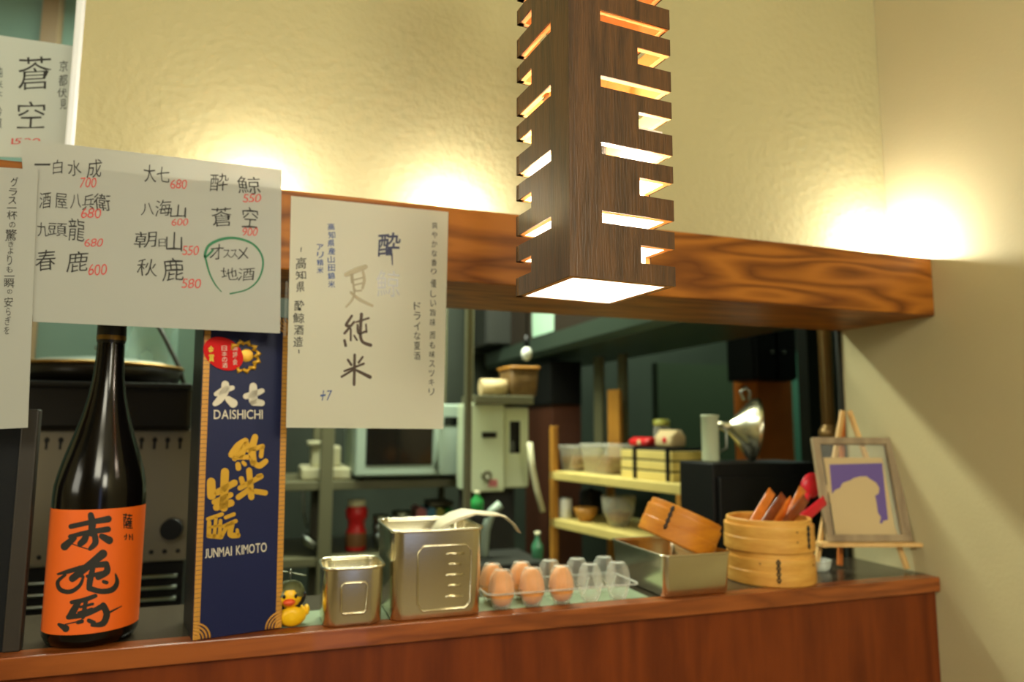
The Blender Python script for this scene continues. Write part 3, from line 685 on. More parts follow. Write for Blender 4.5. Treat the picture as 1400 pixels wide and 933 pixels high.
def egg_profile():
    out = []
    for i in range(17):
        t = pi*i/16; z = -cos(t); r_ = sin(t)*(1-.12*z); out.append((max(r_, 0)*  .0195, z*.0275))
    return out
egg = None; lbl = ['brown egg nearest the steel tin, front row of the carton', 'brown egg in the middle of the front row of the carton', 'brown egg at the right end of the eggs in front', 'brown egg behind the leftmost front egg in the carton', 'brown egg in the back row, behind the gap between front eggs']
pos = [(0, 0), (1, 0), (2, 0), (0, 1), (1, 1)]
for (i, j), lb in zip(pos, lbl):
    c = Vector((ex0+pitch*(i+.5), ey[j], ZC+.0302))
    if egg is None: egg = tag(MB().lathe(egg_profile(), c, 28).build('egg', m_egg, None, c), lb, 'egg', 'eggs in the clear carton'); ec0 = c
    else: dup(egg, c-ec0, lb)

# ------------------------------------------------------------------ steel tray, tilted steamer
ty0 = YL+.006; tx0 = atY(908, 790, ty0).x; tx1 = atY(1001, 780, ty0).x; td = .185; th_ = ZC+.066-ZC
tr = thing('steel_tray', 'deep oblong steel tray holding a tilted bamboo steamer, right of the eggs', 'tray', ((tx0+tx1)/2, ty0+td/2, ZC))
tin(tr, tx1-tx0, td, .068, .010, .95, .0018)
def steamer(root, r_, h_, T, m_, slats=True, open_top=False):
    """round bamboo steamer: outer band, lower band, lid slats, dark lacing"""
    mb = MB(); mb.T = T
    rim = [(r_*.90, h_), (r_*.93, h_+.001), (r_*.955, h_), (r_*.955, h_-.009), (r_, h_-.0095), (r_*1.005, h_-.012), (r_, h_*.5), (r_, h_*.45), (r_*1.012, h_*.43), (r_*1.012, .002), (r_*.99, 0), (r_*.90, 0), (r_*.90, .01)]
    if open_top: rim += [(r_*.90, h_*.5), (r_*.90, h_)]
    mb.lathe(rim+([] if open_top else [(r_*.90, h_)]), (0, 0, 0), 96, smooth=False); mb.build('side_band', m_, root)
    mb = MB(); mb.T = T
    zb_ = .012 if open_top else h_-.004; n = 9
    for i in range(n):
        x = -r_*.86+2*r_*.86*(i+.5)/n; l_ = math.sqrt(max((r_*.90)**2-(abs(x)+r_*.08)**2, 1e-5)); mb.box((x-r_*.09, -l_, zb_-.003), (x+r_*.09, l_, zb_))
    mb.build('slats', m_, root)
def lacing(root, r_, h_, T, ang, z0=.2, z1=.8):
    mb = MB(); mb.T = T; a = radians(ang)
    for s_ in (-1, 1):
        pts = [(r_*1.014*cos(a+s_*.035*sin(k*pi*1.0)), r_*1.014*sin(a+s_*.035*sin(k*pi*1.0)), h_*(z0+(z1-z0)*k/4)) for k in (0, .5, 1, 1.5, 2, 2.5, 3, 3.5, 4)]
        mb.tube(pts, .0016, 6)
    mb.build('lacing', m_ink, root, label='dark cane lacing')
def pegs(root, r_, h_, T, angs):
    mb = MB(); mb.T = T
    for a, k in angs: mb.sphere((r_*1.012*cos(radians(a)), r_*1.012*sin(radians(a)), h_*k), .0016, n=8, m=6)
    mb.build('pegs', m_brownf, root)
sr = .066; sh = .058
sc = atY(930, 722, ty0+.07); sroot = thing('tilted_steamer', 'orange bamboo steamer lying tilted in the steel tray', 'steamer', (sc.x, sc.y, sc.z))
TS = Matrix.Translation(sc) @ Matrix.Rotation(radians(24), 4, 'Y') @ Matrix.Rotation(radians(4), 4, 'X') @ Matrix.Translation((0, 0, -sh/2))
steamer(sroot, sr, sh, TS, m_bambo); lacing(sroot, sr, sh, TS, -142, .25, .95); pegs(sroot, sr, sh, TS, [(-38, .3)])

# ------------------------------------------------------------------ stacked steamers, packets, spoon
scx = (atY(1003, 760, 1.085).x+atY(1123, 760, 1.085).x)/2; s2r = (atY(1116, 760, 1.09).x-atY(998, 760, 1.09).x)/2*.83; s2h = .0555
scy = YL+.008+s2r
for k in range(2):
    rt = thing('bamboo_steamer', ['lower pale bamboo steamer of the stack beside the easel', 'upper pale bamboo steamer of the stack, filled with wrapped packets'][k], 'steamer', (scx, scy, ZC+k*s2h), 'stacked bamboo steamers')
    T = Matrix.Translation((scx, scy, ZC+k*s2h)); steamer(rt, s2r, s2h-.0005, T, m_bamb, open_top=True)
    lacing(rt, s2r, s2h, T, [-118, -72][k], .15, .85); pegs(rt, s2r, s2h, T, [[(-62, .62), (-140, .7)], [(-92, .38), (-92, .68)]][k])
pk = MB(); zt = ZC+2*s2h
specs = [(1030, 716, 1056, 672, m_packo, 'amber snack packet at the left edge of the upper steamer'), (1046, 716, 1072, 678, m_pack, 'brown snack packet second from the left in the upper steamer'), (1056, 716, 1084, 684, m_packo, 'amber and brown packet in the middle of the upper steamer'),
         (1074, 716, 1102, 682, m_pack, 'brown glossy packet right of the middle in the upper steamer'), (1078, 712, 1098, 668, m_packo, 'amber packet leaning behind the brown ones in the upper steamer'), (1086, 720, 1128, 684, m_redq, 'crimson packet leaning out at the right of the upper steamer')]
for i, (xa, ya, xb, yb, m_, lb) in enumerate(specs):
    Y = scy-.012+(i % 3)*.012; a = atY(xa, ya, Y); b = atY(xb, yb, Y+.01); d_ = (b-a).normalized(); a = a-d_*.035
    L = (b-a).length; s_ = d_.cross(Vector((0, 1, 0))).normalized(); n_ = d_.cross(s_)
    mb = MB(); mb.T = Matrix((d_, s_, n_)).transposed().to_4x4(); mb.T.translation = a
    rg = []
    for x_, w_, t_ in ((0, .010, .0008), (.012, .010, .001), (.02, .009, .0035), (L*.5, .0105, .0045), (L-.014, .010, .0035), (L-.008, .0095, .001), (L, .0098, .0008)):
        rg.append([(x_, w_*cos(t), t_*sin(t)) for t in [2*pi*k/12 for k in range(12)]])
    mb.loft(rg); tag(mb.build('snack_packet', m_, None, tuple(a)), lb, 'packet', 'wrapped packets in the steamer')
# red ladle-like spoon
Y = 1.185; a = atY(1088, 716, scy+.03); c = atY(1110, 664, Y)
rs = thing('red_spoon', 'red plastic scoop standing in the upper steamer, its bowl half behind the picture frame', 'spoon', tuple(a)); MB().tube([a+(a-c)*.4, a, a+(c-a)*.75], [.004, .0045, .006], 10).build('handle', m_redq, rs)
mb = MB(); mb.T = Matrix.Translation(c) @ Matrix.Rotation(radians(-30), 4, 'Y'); mb.sphere((0, 0, 0), .027, (1.05, .3, .9)); mb.build('bowl', m_redq, rs)

# ------------------------------------------------------------------ easel with frame and card
eY = 1.10; LEAN = radians(13)
fb = atY(1185, 741, eY)              # foot of the frame on the shelf
TZ = Matrix.Translation(fb) @ Matrix.Rotation(radians(-17), 4, 'Z'); TE = TZ @ Matrix.Rotation(-LEAN, 4, 'X')
es = thing('table_easel', 'small pale wooden easel at the right end of the counter', 'easel', (fb.x, fb.y, ZC))
def bar(mb, a, b, wd, dp, T=None):
    a = Vector(a); b = Vector(b); d_ = (b-a); L = d_.length; d_.normalize(); s_ = d_.cross(Vector((0, 1, 0))).normalized(); n_ = d_.cross(s_)
    old = mb.T; mb.T = (T or Matrix.Identity(4)) @ (Matrix.Translation(a) @ Matrix((s_, n_, d_)).transposed().to_4x4()); mb.box((-wd/2, -dp/2, 0), (wd/2, dp/2, L), .0006); mb.T = old
pe = plane(TE @ Vector((0, .020, 0)), TE.to_3x3() @ Vector((0, 1, 0)))
top = pe(1157, 562)
def foot(a, b): return a+(b-a)*((ZC+.004-a.z)/(b.z-a.z))
mb = MB(); bar(mb, pe(1152, 562), foot(pe(1152, 562), pe(1130, 690)), .0095, .007); mb.build('leg', m_pine, es)
mb = MB(); bar(mb, pe(1161, 562), foot(pe(1161, 562), pe(1239, 775)), .0095, .007); mb.build('leg', m_pine, es)
rl = atZ(1164, 786, ZC); mb = MB(); bar(mb, top+Vector((0, .010, 0)), (rl.x+.03, min(rl.y+.06, 1.222), ZC+.004), .010, .006); mb.build('rear_leg', m_orangew, es, label='dark rear leg')
iz = TZ.inverted(); pz_ = plane(fb, TZ.to_3x3() @ Vector((0, 1, 0))); s0 = iz @ pz_(1119, 745); s1 = iz @ pz_(1271, 747)
mb = MB(); mb.T = TZ; mb.box((s0.x, -.014, -.0085), (s1.x, .016, -.001), .001); mb.build('shelf', m_pine, es)
pfm = plane(TE @ Vector((0, 0, 0)), TE.to_3x3() @ Vector((0, 1, 0))); inv = TE.inverted()
fl = [inv @ pfm(*p) for p in ((1115, 598), (1227, 598), (1243, 739), (1128, 740))]
FWd = ((fl[1].x-fl[0].x)+(fl[2].x-fl[3].x))/2; fx = (fl[0].x+fl[3].x)/2; FH = fl[0].z
fr = thing('picture_frame', 'grey wooden picture frame leaning on the easel', 'frame', tuple(fb))
bwid = .0135
for nm, lo, hi in (('frame_rail', (fx, 0, 0), (fx+FWd, .012, bwid)), ('frame_rail', (fx, 0, FH-bwid), (fx+FWd, .012, FH)), ('frame_stile', (fx, 0, bwid), (fx+bwid, .012, FH-bwid)), ('frame_stile', (fx+FWd-bwid*1.35, 0, bwid), (fx+FWd, .012, FH-bwid))):
    mb = MB(); mb.T = TE; mb.box(lo, hi, .0008); mb.build(nm, m_frame, fr)
mb = MB(); mb.T = TE; mb.box((fx+bwid, .006, bwid), (fx+FWd-bwid*1.35, .008, FH-bwid)); mb.build('glass_pane', m_glass, fr)
pcm = plane(TE @ Vector((0, .0040, 0)), TE.to_3x3() @ Vector((0, 1, 0)))
cq = [inv @ pcm(*p) for p in ((1130, 627), (1209, 625), (1223, 735), (1139, 737))]
cx0 = (cq[0].x+cq[3].x)/2; cx1 = (cq[1].x+cq[2].x)/2; cz0 = bwid; cz1 = (cq[0].z+cq[1].z)/2
mb = MB(); mb.T = TE; mb.box((cx0, .0042, cz0), (cx1, .0055, cz1)); card = tag(mb.build('photo_card', m_card, None, TE @ Vector((cx0, .005, cz0))), 'white card with a purple print inside the frame, pale blank silhouette', 'card')
# purple ground with the pale silhouette left out (zoom frame 1080,540 scale 3.332)
Zp = zoomed(plane(TE @ Vector((0, .0039, 0)), TE.to_3x3() @ Vector((0, 1, 0))), 1080, 540, 3.332)
pp = [(180, 318), (420, 312), (447, 570), (425, 575), (420, 588), (408, 585), (415, 560), (400, 535), (396, 500), (388, 460), (404, 450), (408, 425), (392, 400), (365, 384), (350, 372), (320, 372), (290, 380), (275, 390), (240, 402), (228, 425), (205, 435), (192, 452)]
bm = bmesh.new(); vv = [bm.verts.new(Zp(*p)) for p in pp]; f_ = bm.faces.new(vv); bm.normal_update(); bmesh.ops.triangulate(bm, faces=[f_]); bm.verts.index_update()
MB().add([v.co.copy() for v in bm.verts], [[v.index for v in f.verts] for f in bm.faces]).build('purple_print', m_purple, card); bm.free()
# small glass dish under the easel
gd = atZ(1140, 786, ZC); gc = Vector((gd.x, 1.15, ZC))
tag(MB().lathe([(0, .002), (.022, .0), (.026, .004), (.030, .020), (.0285, .020), (.0245, .005), (0, .004)], gc, 28).build('glass_dish', m_tub, None, gc), 'small clear glass dish under the easel shelf', 'dish')

# ------------------------------------------------------------------ kitchen: big pieces
def wbox(name, x0, y0, x1, y1, Y, dep, m_, parent=None, bev=.004, label=None, loc=None):
    lo, hi = pbox(x0, y0, x1, y1, Y, dep); return MB().box(lo, hi, bev).build(name, m_, parent, loc, label)
def base(x, y, Y): return tuple(atY(x, y, Y))
# worktop behind the counter
wt = thing('kitchen_worktop', 'long steel worktop just behind the bar counter', 'worktop', (.6, 1.5, 0))
MB().box((-.9, 1.301, .84), (2.6, 1.595, .88), .003).box((-.9, 1.5951, .84), (.40, 2.05, .88), .003).build('top', m_steelr, wt)
MB().box((-.9, 1.32, 0), (2.6, 1.58, .8395)).box((-.9, 1.5801, 0), (.38, 2.03, .8395)).build('cabinet', m_hood, wt)
# steel grill oven behind the bottle
gy = 1.60
lo, hi = pbox(-60, 588, 262, 775, gy, .42)
go = thing('grill_oven', 'steel grill oven with rows of vent holes behind the bottle', 'oven', ((lo[0]+hi[0])/2, gy, .881))
MB().box(lo, hi, .006).build('body', mat('grill_enamel', (124, 116, 98), .35, .3), go)
mb = MB(); x = lo[0]+.02
while x < hi[0]-.01:
    z = hi[2]-.026; mb.sphere((x, gy, z+.006), .0048, (1, .3, 1.2), 10, 6); mb.box((x-.0022, gy-.001, z-.012), (x+.0022, gy+.001, z+.004)); x += .0235
mb.build('vent_slots', m_blk, go); mb = MB(); x = lo[0]+.02
while x < hi[0]-.01: mb.sphere((x, gy, lo[2]+.020), .0045, (1, .3, 1), 10, 6); x += .024
mb.build('vent_holes', m_blk, go)
kp = atY(236, 722, gy); MB().tube([(kp.x, gy, kp.z), (kp.x, gy-.03, kp.z)], .020, 20).build('knob', m_blk, go)
lo2 = (lo[0], gy+.02, .90); MB().box((lo[0]+.01, gy+.02, .881), (hi[0]-.01, gy+.40, lo[2]-.0005)).build('base', m_metal_d, go)
mb = MB()
for i in range(7): zz = lo[2]-.03-i*.022; mb.tube([(lo[0]+.03, gy+.012, zz), (hi[0]-.02, gy+.012, zz)], .004, 6)
mb.build('rack_bars', m_steelr, go)
oz = hi[2]
lo, hi = pbox(-60, 522, 262, 587, gy-.02, .42)
sh_ = thing('iron_hotplate', 'black iron hotplate with a thick front on top of the grill oven', 'hotplate', ((lo[0]+hi[0])/2, gy, oz))
MB().box((lo[0], gy-.02, oz+.0005), hi, .008).build('plate', m_pot, sh_)
mb = MB(); mb.box((lo[0], gy-.034, hi[2]-.012), (hi[0], gy-.0205, hi[2]), .003); mb.build('front_rail', m_metal_d, sh_)
pz = hi[2]
pc = atY(140, 510, gy+.14)
pan = thing('wide_pan', 'wide dark pan with a brass rim standing behind the bottle neck', 'pan', (pc.x, gy+.14, pz))
MB().lathe([(0, .001), (.13, .001), (.15, .008), (.158, .040), (.154, .040), (.146, .010), (0, .006)], (pc.x, gy+.14, pz), 40).build('pan_body', m_pot, pan)
MB().tube([(pc.x+.157*cos(t), gy+.14+.157*sin(t), pz+.040) for t in [2*pi*i/40 for i in range(40)]], .004, 8, closed=True).build('rim', m_brass, pan)
MB().lathe([(.150, .041), (.12, .052), (.05, .060), (.0, .062)], (pc.x, gy+.14, pz), 40).lathe([(.012, .06), (.012, .075), (.018, .078), (.018, .086), (0, .088)], (pc.x, gy+.14, pz), 16).build('lid', m_steelr, pan)
# hanging plastic film and cable at upper left
c = [atY(150, 452, 1.95), atY(244, 452, 1.95), atY(240, 520, 1.95), atY(150, 520, 1.95)]
vs = []; n = 12
for k in range(2):
    for j in range(n+1):
        for i in range(n+1):
            u, v = i/n, j/n; p = (c[0]*(1-u)+c[1]*u)*(1-v)+(c[3]*(1-u)+c[2]*u)*v; vs.append((p.x, p.y+.02*sin(7*u+3*v)+.012*sin(13*v-4*u)+k*.0012, p.z+.25*(1-v)))
N1 = (n+1)**2; fs = []
for j in range(n):
    for i in range(n): q = (j*(n+1)+i, j*(n+1)+i+1, (j+1)*(n+1)+i+1, (j+1)*(n+1)+i); fs += [q, tuple(N1+t for t in q[::-1])]
tag(MB().add(vs, fs, True).build('plastic_sheet', m_film, None, tuple(c[3])), 'crinkled clear plastic sheet hanging behind the bottle cap', 'plastic')
tag(MB().tube([atY(205, 425, 1.75), atY(225, 462, 1.75), atY(246, 505, 1.75), atY(255, 540, 1.75)], .005, 8).build('gas_hose', m_cab, None, base(255, 540, 1.75)), 'dark hose slanting down between bottle cap and navy box', 'hose')

# rack with the microwave
ry = 2.55; zf = .0
rk = thing('storage_rack', 'grey-green steel rack carrying the microwave', 'rack', base(540, 800, ry)[:2]+(0,))
xl = atY(446, 650, ry).x; xr = atY(640, 650, ry).x; zsh = [atY(540, 656, ry).z, atY(520, 757, ry).z, .35]
for x, y in ((xl, ry), (xr, ry), (xl, ry+.42), (xr, ry+.42)):
    w_ = .022 if x == xl else .010; MB().box((x-w_, y-.022, 0), (x+w_, y+.022, 2.0), .002).build('post', m_rack, rk)
for z in zsh: MB().box((xl-.16, ry-.015, z-.03), (xr+.02, ry+.43, z), .003).build('shelf', m_rack, rk)
mw = thing('microwave_oven', 'pale green-grey microwave oven with dark window on the rack', 'microwave', (atY(560, 640, ry).x, ry, zsh[0]))
lo, hi = pbox(486, 552, 632, 650, ry-.03, .34)
lo = (lo[0], lo[1], zsh[0]+.012); MB().box(lo, hi, .008).build('casing', m_mic, mw)
W_ = hi[0]-lo[0]; Hh = hi[2]-lo[2]; yf = ry-.03
dl = MB().box((lo[0], yf-.018, lo[2]+.004), (lo[0]+W_*.75, yf-.0005, hi[2]-.004), .006).build('door', m_mic, mw)
MB().box((lo[0]+W_*.09, yf-.021, lo[2]+Hh*.16), (lo[0]+W_*.70, yf-.0182, hi[2]-Hh*.1), .002).build('window', m_dglass, dl)
MB().tube([(lo[0]+W_*.735, yf-.02, lo[2]+Hh*.12), (lo[0]+W_*.735, yf-.038, lo[2]+Hh*.25), (lo[0]+W_*.735, yf-.038, lo[2]+Hh*.75), (lo[0]+W_*.735, yf-.02, lo[2]+Hh*.88)], .008, 8).build('handle', m_mic, dl)
MB().box((lo[0]+W_*.77, yf-.014, lo[2]+.004), (hi[0], yf-.0005, hi[2]-.004), .004).build('control_panel', m_mic, mw)
MB().box((lo[0]+W_*.81, yf-.016, hi[2]-Hh*.30), (hi[0]-W_*.03, yf-.0142, hi[2]-Hh*.18)).build('display', m_dglass, mw)
mb = MB()
for x in (lo[0]+.03, hi[0]-.03):
    for y in (yf+.03, yf+.3): mb.lathe([(.012, .0005), (.012, .0125)], (x, y, zsh[0]), 12, True, True)
mb.build('feet', m_blk, mw)
# food scale / white appliance left of the microwave
ws = thing('white_food_scale', 'white appliance with a tall back and flat base at the left rack shelf', 'appliance', (atY(440, 650, ry-.03).x, ry, zsh[0]))
a, b = pbox(412, 640, 480, 655, ry+.03, .24); MB().box((a[0], a[1], zsh[0]+.0005), b, .008).build('base', m_creamp, ws)
a2, b2 = pbox(426, 610, 466, 640, ry+.06, .10); MB().box((a2[0], a2[1], b[2]), b2, .008).build('column', m_creamp, ws)
a3, b3 = pbox(422, 604, 440, 614, ry+.05, .12); MB().box((a3[0], a3[1], b2[2]+.0005), b3, .004).build('arm', m_creamp, ws)
# red bottle
c = Vector(base(486, 756, ry+.08)); c.z = zsh[1]
rb = thing('red_bottle', 'red squeeze bottle with cream cap on the lower rack shelf', 'bottle', c)
s = 1/(FPX/((c-CAM).dot(FW)))
hb = 60*s
MB().lathe([(0, .001), (13*s, .001), (14*s, 3*s), (14*s, 26*s), (11.5*s, 30*s), (11.5*s, 40*s), (15*s, 46*s), (15*s, 55*s), (12*s, 60*s)], c, 24).build('bottle_body', m_redp, rb)
MB().lathe([(12*s, 60*s), (12.5*s, 61*s), (12*s, 68*s), (0, 69*s)], c, 24).build('cap', m_creamp, rb)
mb = MB(); mb.lathe([(13.8*s, 6*s), (14.3*s, 7*s), (14.3*s, 24*s), (13.8*s, 25*s)], c, 24); mb.build('label_band', m_brownf, rb)
# four coloured cartons
for x0, x1, m_, nm in ((569, 583, m_pinkp, 'pink'), (583, 596, m_bluep, 'blue'), (596, 608, m_yelp, 'yellow'), (608, 620, m_green, 'green')):
    a, b = pbox(x0+.3, 694, x1-.3, 757, ry+.12, .12); r_ = thing('spice_carton', nm+' carton in the row of four coloured ones behind the big tin', 'carton', ((a[0]+b[0])/2, ry+.12, zsh[1]), 'coloured cartons on the rack')
    MB().box((a[0], a[1], zsh[1]+.0005), (b[0], b[1], b[2]-.01), .002).build('carton_body', m_, r_); MB().prism([(a[0], b[2]-.01), (b[0], b[2]-.01), ((a[0]+b[0])/2, b[2])], a[1], b[1]).build('flap', m_, r_)
a, b = pbox(588, 686, 620, 693.5, ry+.12, .12); 
tag(MB().box((a[0], a[1], a[2]), b, .004).build('container_cover', m_rack, None, a), 'grey lid lying on top of the coloured cartons', 'lid')
for i, (x, r_, h_, lb) in enumerate(((519, 11.5, 44, 'grey bowl stack on the lower rack shelf, right of the red bottle'), (548, 15, 48, 'larger grey bowl stack on the lower rack shelf, before the cartons'))):
    c = Vector(base(x, 757, ry+.1)); c.z = zsh[1]
    bwl = thing('bowl_stack', lb, 'bowls', c); 
    for k in range(3): MB().lathe([(0, .001), (r_*.5*s, .001), (r_*.85*s, h_*.28*s), (r_*s, h_*.5*s), (r_*.95*s, h_*.5*s), (r_*.45*s, .006), (0, .006)], (c.x, c.y, c.z+k*h_*.27*s), 24).build('bowl', m_steelr, bwl)
# hanging ladle below the rack shelf
hz = zsh[0]-.03; yl_ = ry+.03; p0 = atY(414, 662, yl_)
MB().tube([atY(392, 668, yl_), atY(436, 668, yl_)], .005, 8).tube([(atY(392, 668, yl_).x, yl_, atY(392, 668, yl_).z), (atY(392, 668, yl_).x, yl_, hz)], .004, 6).tube([(atY(436, 668, yl_).x, yl_, atY(436, 668, yl_).z), (atY(436, 668, yl_).x, yl_, hz)], .004, 6).build('hook_rail', m_metal_d, rk)
p0 = atY(414, 668, yl_); ld = thing('soup_ladle', 'steel ladle hanging in the dark left of the rack post', 'ladle', (p0.x, yl_, p0.z-.2))
MB().tube([p0+Vector((0, .008, -.004)), p0+Vector((0, .004, .008)), p0+Vector((0, -.007, .006)), p0+Vector((0, -.009, -.01)), atY(415, 700, yl_-.009), atY(420, 722, yl_-.009)], .005, 8).build('handle', m_steelr, ld)
c = atY(427, 738, yl_-.01); mb = MB(); mb.T = Matrix.Translation(c) @ Matrix.Rotation(radians(35), 4, 'Y'); mb.lathe([(0, -.03), (.03, -.022), (.042, 0), (.039, 0), (.028, -.02), (0, -.027)], (0, 0, 0), 24); mb.build('bowl', m_steelr, ld)

# water heater
hy = 2.30
wh = thing('water_heater', 'pale wall water heater with dial and pink sticker, behind the steel tins', 'heater', base(690, 670, hy))
HL, HR = atY(646, 610, hy).x, atY(690, 610, hy).x; zt_ = atY(670, 552, hy).z; zb_ = atY(670, 673, hy).z
hR2 = atY(722, 610, hy+.02).x
MB().box((HL-.012, hy, zb_), (HR, hy+.16, zt_), .006).build('front_casing', m_heater, wh)
MB().box((HR+.0005, hy+.012, zb_+.01), (hR2, hy+.16, zt_-.01), .006).build('side_casing', m_heater, wh)
MB().box((HL, hy+.161, 0), (hR2, hy+.175, zt_)).build('mounting_panel', m_cab, wh)
wbox('window', 697, 576, 711, 620, hy+.011, .004, m_dglass, wh, 0)
wbox('display', 659, 591, 679, 599, hy-.003, .0025, m_dglass, wh, 0)
wbox('sticker', 668, 656, 680, 666, hy-.002, .0015, m_pinkp, wh, 0, 'pink sticker')
kp = atY(664, 650, hy); MB().tube([(kp.x, hy, kp.z), (kp.x, hy-.02, kp.z)], .016, 16).tube([(kp.x, hy-.02, kp.z), (kp.x, hy-.03, kp.z-.02)], .006, 8).build('dial', m_rack, wh)
wbox('top_cover', 650, 541, 730, 553, hy-.02, .18, m_rack, wh, .003)
# things over the heater
ttop = atY(700, 541, hy).z
c = Vector((atY(674, 540, hy+.05).x, hy+.05, ttop+.030)); mb = MB(); mb.tube([c+Vector((-.046, 0, 0)), c+Vector((.046, 0, 0))], .028, 20)
tag(mb.build('paper_roll', m_card, None, (c.x, c.y, ttop)), 'white paper roll lying on top of the water heater', 'roll')
a, b = pbox(698, 503, 738, 541, hy+.01, .14); bk = thing('brown_basket', 'brown woven basket on top of the water heater', 'basket', (a[0], a[1], ttop))
MB().loft([rrect((b[0]-a[0])*k, 0.14*k, .012, ttop+.0008+z, ((a[0]+b[0])/2, hy+.08)) for k, z in ((.86, 0), (.92, .03), (1, b[2]-ttop), (.96, b[2]-ttop), (.84, .01))]).build('basket_body', m_basket, bk)
MB().tube([Vector(p) for p in rrect((b[0]-a[0]), .14, .012, b[2], ((a[0]+b[0])/2, hy+.08))], .006, 8, closed=True).build('rim', m_shelfp, bk)
# pale hoses, post, green bottles
tag(MB().tube([atY(724, 605, 2.22), atY(728, 640, 2.22), atY(734, 670, 2.22), atY(742, 700, 2.22)], .010, 8).build('drain_hose', m_creamp, None, base(742, 700, 2.22)), 'pale hose curving down right of the water heater', 'hose')
tag(MB().tube([atY(684, 690, 2.1), atY(672, 700, 2.1), atY(664, 725, 2.1), atY(662, 750, 2.1), atY(662, 762, 2.1)], .014, 10).build('grey_hose', m_mic, None, base(662, 762, 2.1)), 'pale grey hose bending down below the water heater', 'hose')
tag(MB().box(pbox(637, 420, 645, 800, 1.93, .03)[0][:2]+(0,), pbox(637, 420, 645, 800, 1.93, .03)[1][:2]+(2.2,), .002).build('steel_upright', m_rack, None, base(641, 800, 1.93)[:2]+(0,)), 'thin grey upright post left of the water heater', 'post')
for x, yb, yt, r_, lb, m_, lab in ((652, 702, 672, 9, 'small green bottle below the left corner of the water heater', m_green, 0), (735, 770, 728, 8, 'green glass bottle standing left of the yellow shelf post', mat('bottle_green', (70, 130, 96), .15), 0)):
    Y = 2.05; c = Vector(base(x, yb, Y)); s = (c-CAM).dot(FW)/FPX; h_ = (yb-yt)*s; 
    g_ = thing('green_bottle', lb, 'bottle', (c.x, c.y, c.z-.0)); MB().lathe([(0, 0), (r_*s, 0), (r_*s, h_*.55), (r_*.45*s, h_*.75), (r_*.4*s, h_*.9)], c, 20).build('bottle_body', m_, g_); MB().lathe([(r_*.5*s, h_*.9), (r_*.5*s, h_), (0, h_)], c, 16).build('cap', m_creamp, g_)
a = atY(648, 772, 2.0); b = Vector((atY(742, 660, 2.0).x, 0, 0)); sk_ = thing('side_stand', 'dark low stand under the water heater carrying bottles', 'stand', ((a.x+b.x)/2, 2.0, 0))
MB().box((a.x, 1.98, 0), (b.x, 2.22, a.z-.002)).build('cabinet', m_cab, sk_)
cgb = atY(652, 702, 2.05).z; MB().box((a.x, 2.02, cgb-.012), (atY(668, 702, 2.02).x, 2.10, cgb-.0005)).build('raised_shelf', m_cab, sk_); MB().box((a.x, 2.06, a.z-.002), (a.x+.02, 2.09, cgb-.012)).build('support', m_cab, sk_)

# upper cabinet, notice and hood
uc = thing('wall_cabinet', 'dark upper cabinet above the water heater', 'cabinet', base(720, 470, 3.0))
a, b = pbox(664, 380, 790, 474, 3.0, .35); MB().box(a, (b[0], b[1], 2.45), .004).build('body', m_cab, uc)
xm = (a[0]+b[0])/2
for x0, x1 in ((a[0]+.004, xm-.003), (xm+.003, b[0]-.004)):
    d_ = MB().box((x0, 2.98, a[2]+.005), (x1, 2.9995, 2.44), .003).build('door', m_cab, uc); MB().tube([(x1-.03, 2.97, a[2]+.04), (x1-.03, 2.97, a[2]+.12)], .006, 8).build('handle', m_steelr, d_)
lb_ = atY(720, 484, 2.2); lbt = thing('pendant_bulb', 'small bare white bulb hanging under the upper cabinet', 'bulb', (lb_.x, 2.2, lb_.z))
MB().sphere(lb_, .018, (1, 1, 1.3)).build('globe', mat('white_globe', (235, 238, 225), .4), lbt); MB().tube([lb_+Vector((0, 0, .02)), lb_+Vector((0, 0, .06))], .009, 10).tube([lb_+Vector((0, 0, .06)), (lb_.x, lb_.y, H)], .003, 6).build('flex', m_blk, lbt)
hd = thing('range_hood', 'long dark steel extractor hood running back into the kitchen', 'hood', (1.17, 2.2, 1.665))
MB().prism([(.985, 1.685), (1.0, 1.667), (1.36, 1.667), (1.36, 1.74), (.985, 1.74)], 1.42, 3.25).build('rim', m_hood, hd)
MB().box((1.02, 1.46, 1.741), (1.34, 3.2, 2.5), .006).build('canopy', mat('dark_brown_hood', (40, 30, 20), .5), hd)

p0 = atX(728, 462, 1.0185); p1 = atX(757, 416, 1.0185)
tag(MB().box((1.0165, p1.y, max(p0.z, 1.745)), (1.0195, p0.y, p1.z)).build('notice_sheet', m_note, None, (1.018, p1.y, max(p0.z, 1.745))), 'pale mint notice stuck on the dark side of the extractor hood', 'notice')

# yellow wooden shelf unit, running back into the kitchen with its open side to the left
SA = radians(11); dv = Vector((-sin(SA), cos(SA), 0)); rv = Vector((cos(SA), sin(SA), 0)); SD = .26
sB = atY(935, 664, 1.62); sT = Matrix((-dv, rv, Vector((0, 0, 1)))).transposed().to_4x4()
def shp(x, y, off=0.0): return plane(sB+rv*off, rv)(x, y)
def smb(p): m = MB(); m.T = Matrix.Translation(p) @ sT; return m         # local x towards the viewer along the shelf, y into it
sA_ = shp(753, 647); SL = (sA_-sB).length; zs1 = sB.z; zs2 = shp(753, 709).z; ztp = shp(754, 583).z
o0 = Vector((sA_.x, sA_.y, 0))
su = thing('shelf_unit', 'yellow wooden shelf unit right of the water heater', 'shelf', tuple(o0))
for x, y, zt in ((.004, .010, ztp), (SL-.02, .010, zs1-.026), (.004, SD-.012, zs1-.026), (SL-.02, SD-.012, zs1-.026)):
    smb(o0).box((x-.012, y-.010, 0), (x+.012, y+.010, zt), .002).build('post', m_shelfp, su)
for z in (zs1, zs2, .60): smb(o0).box((-.008, 0, z-.026), (SL, SD, z), .002).build('shelf', m_shelf, su)
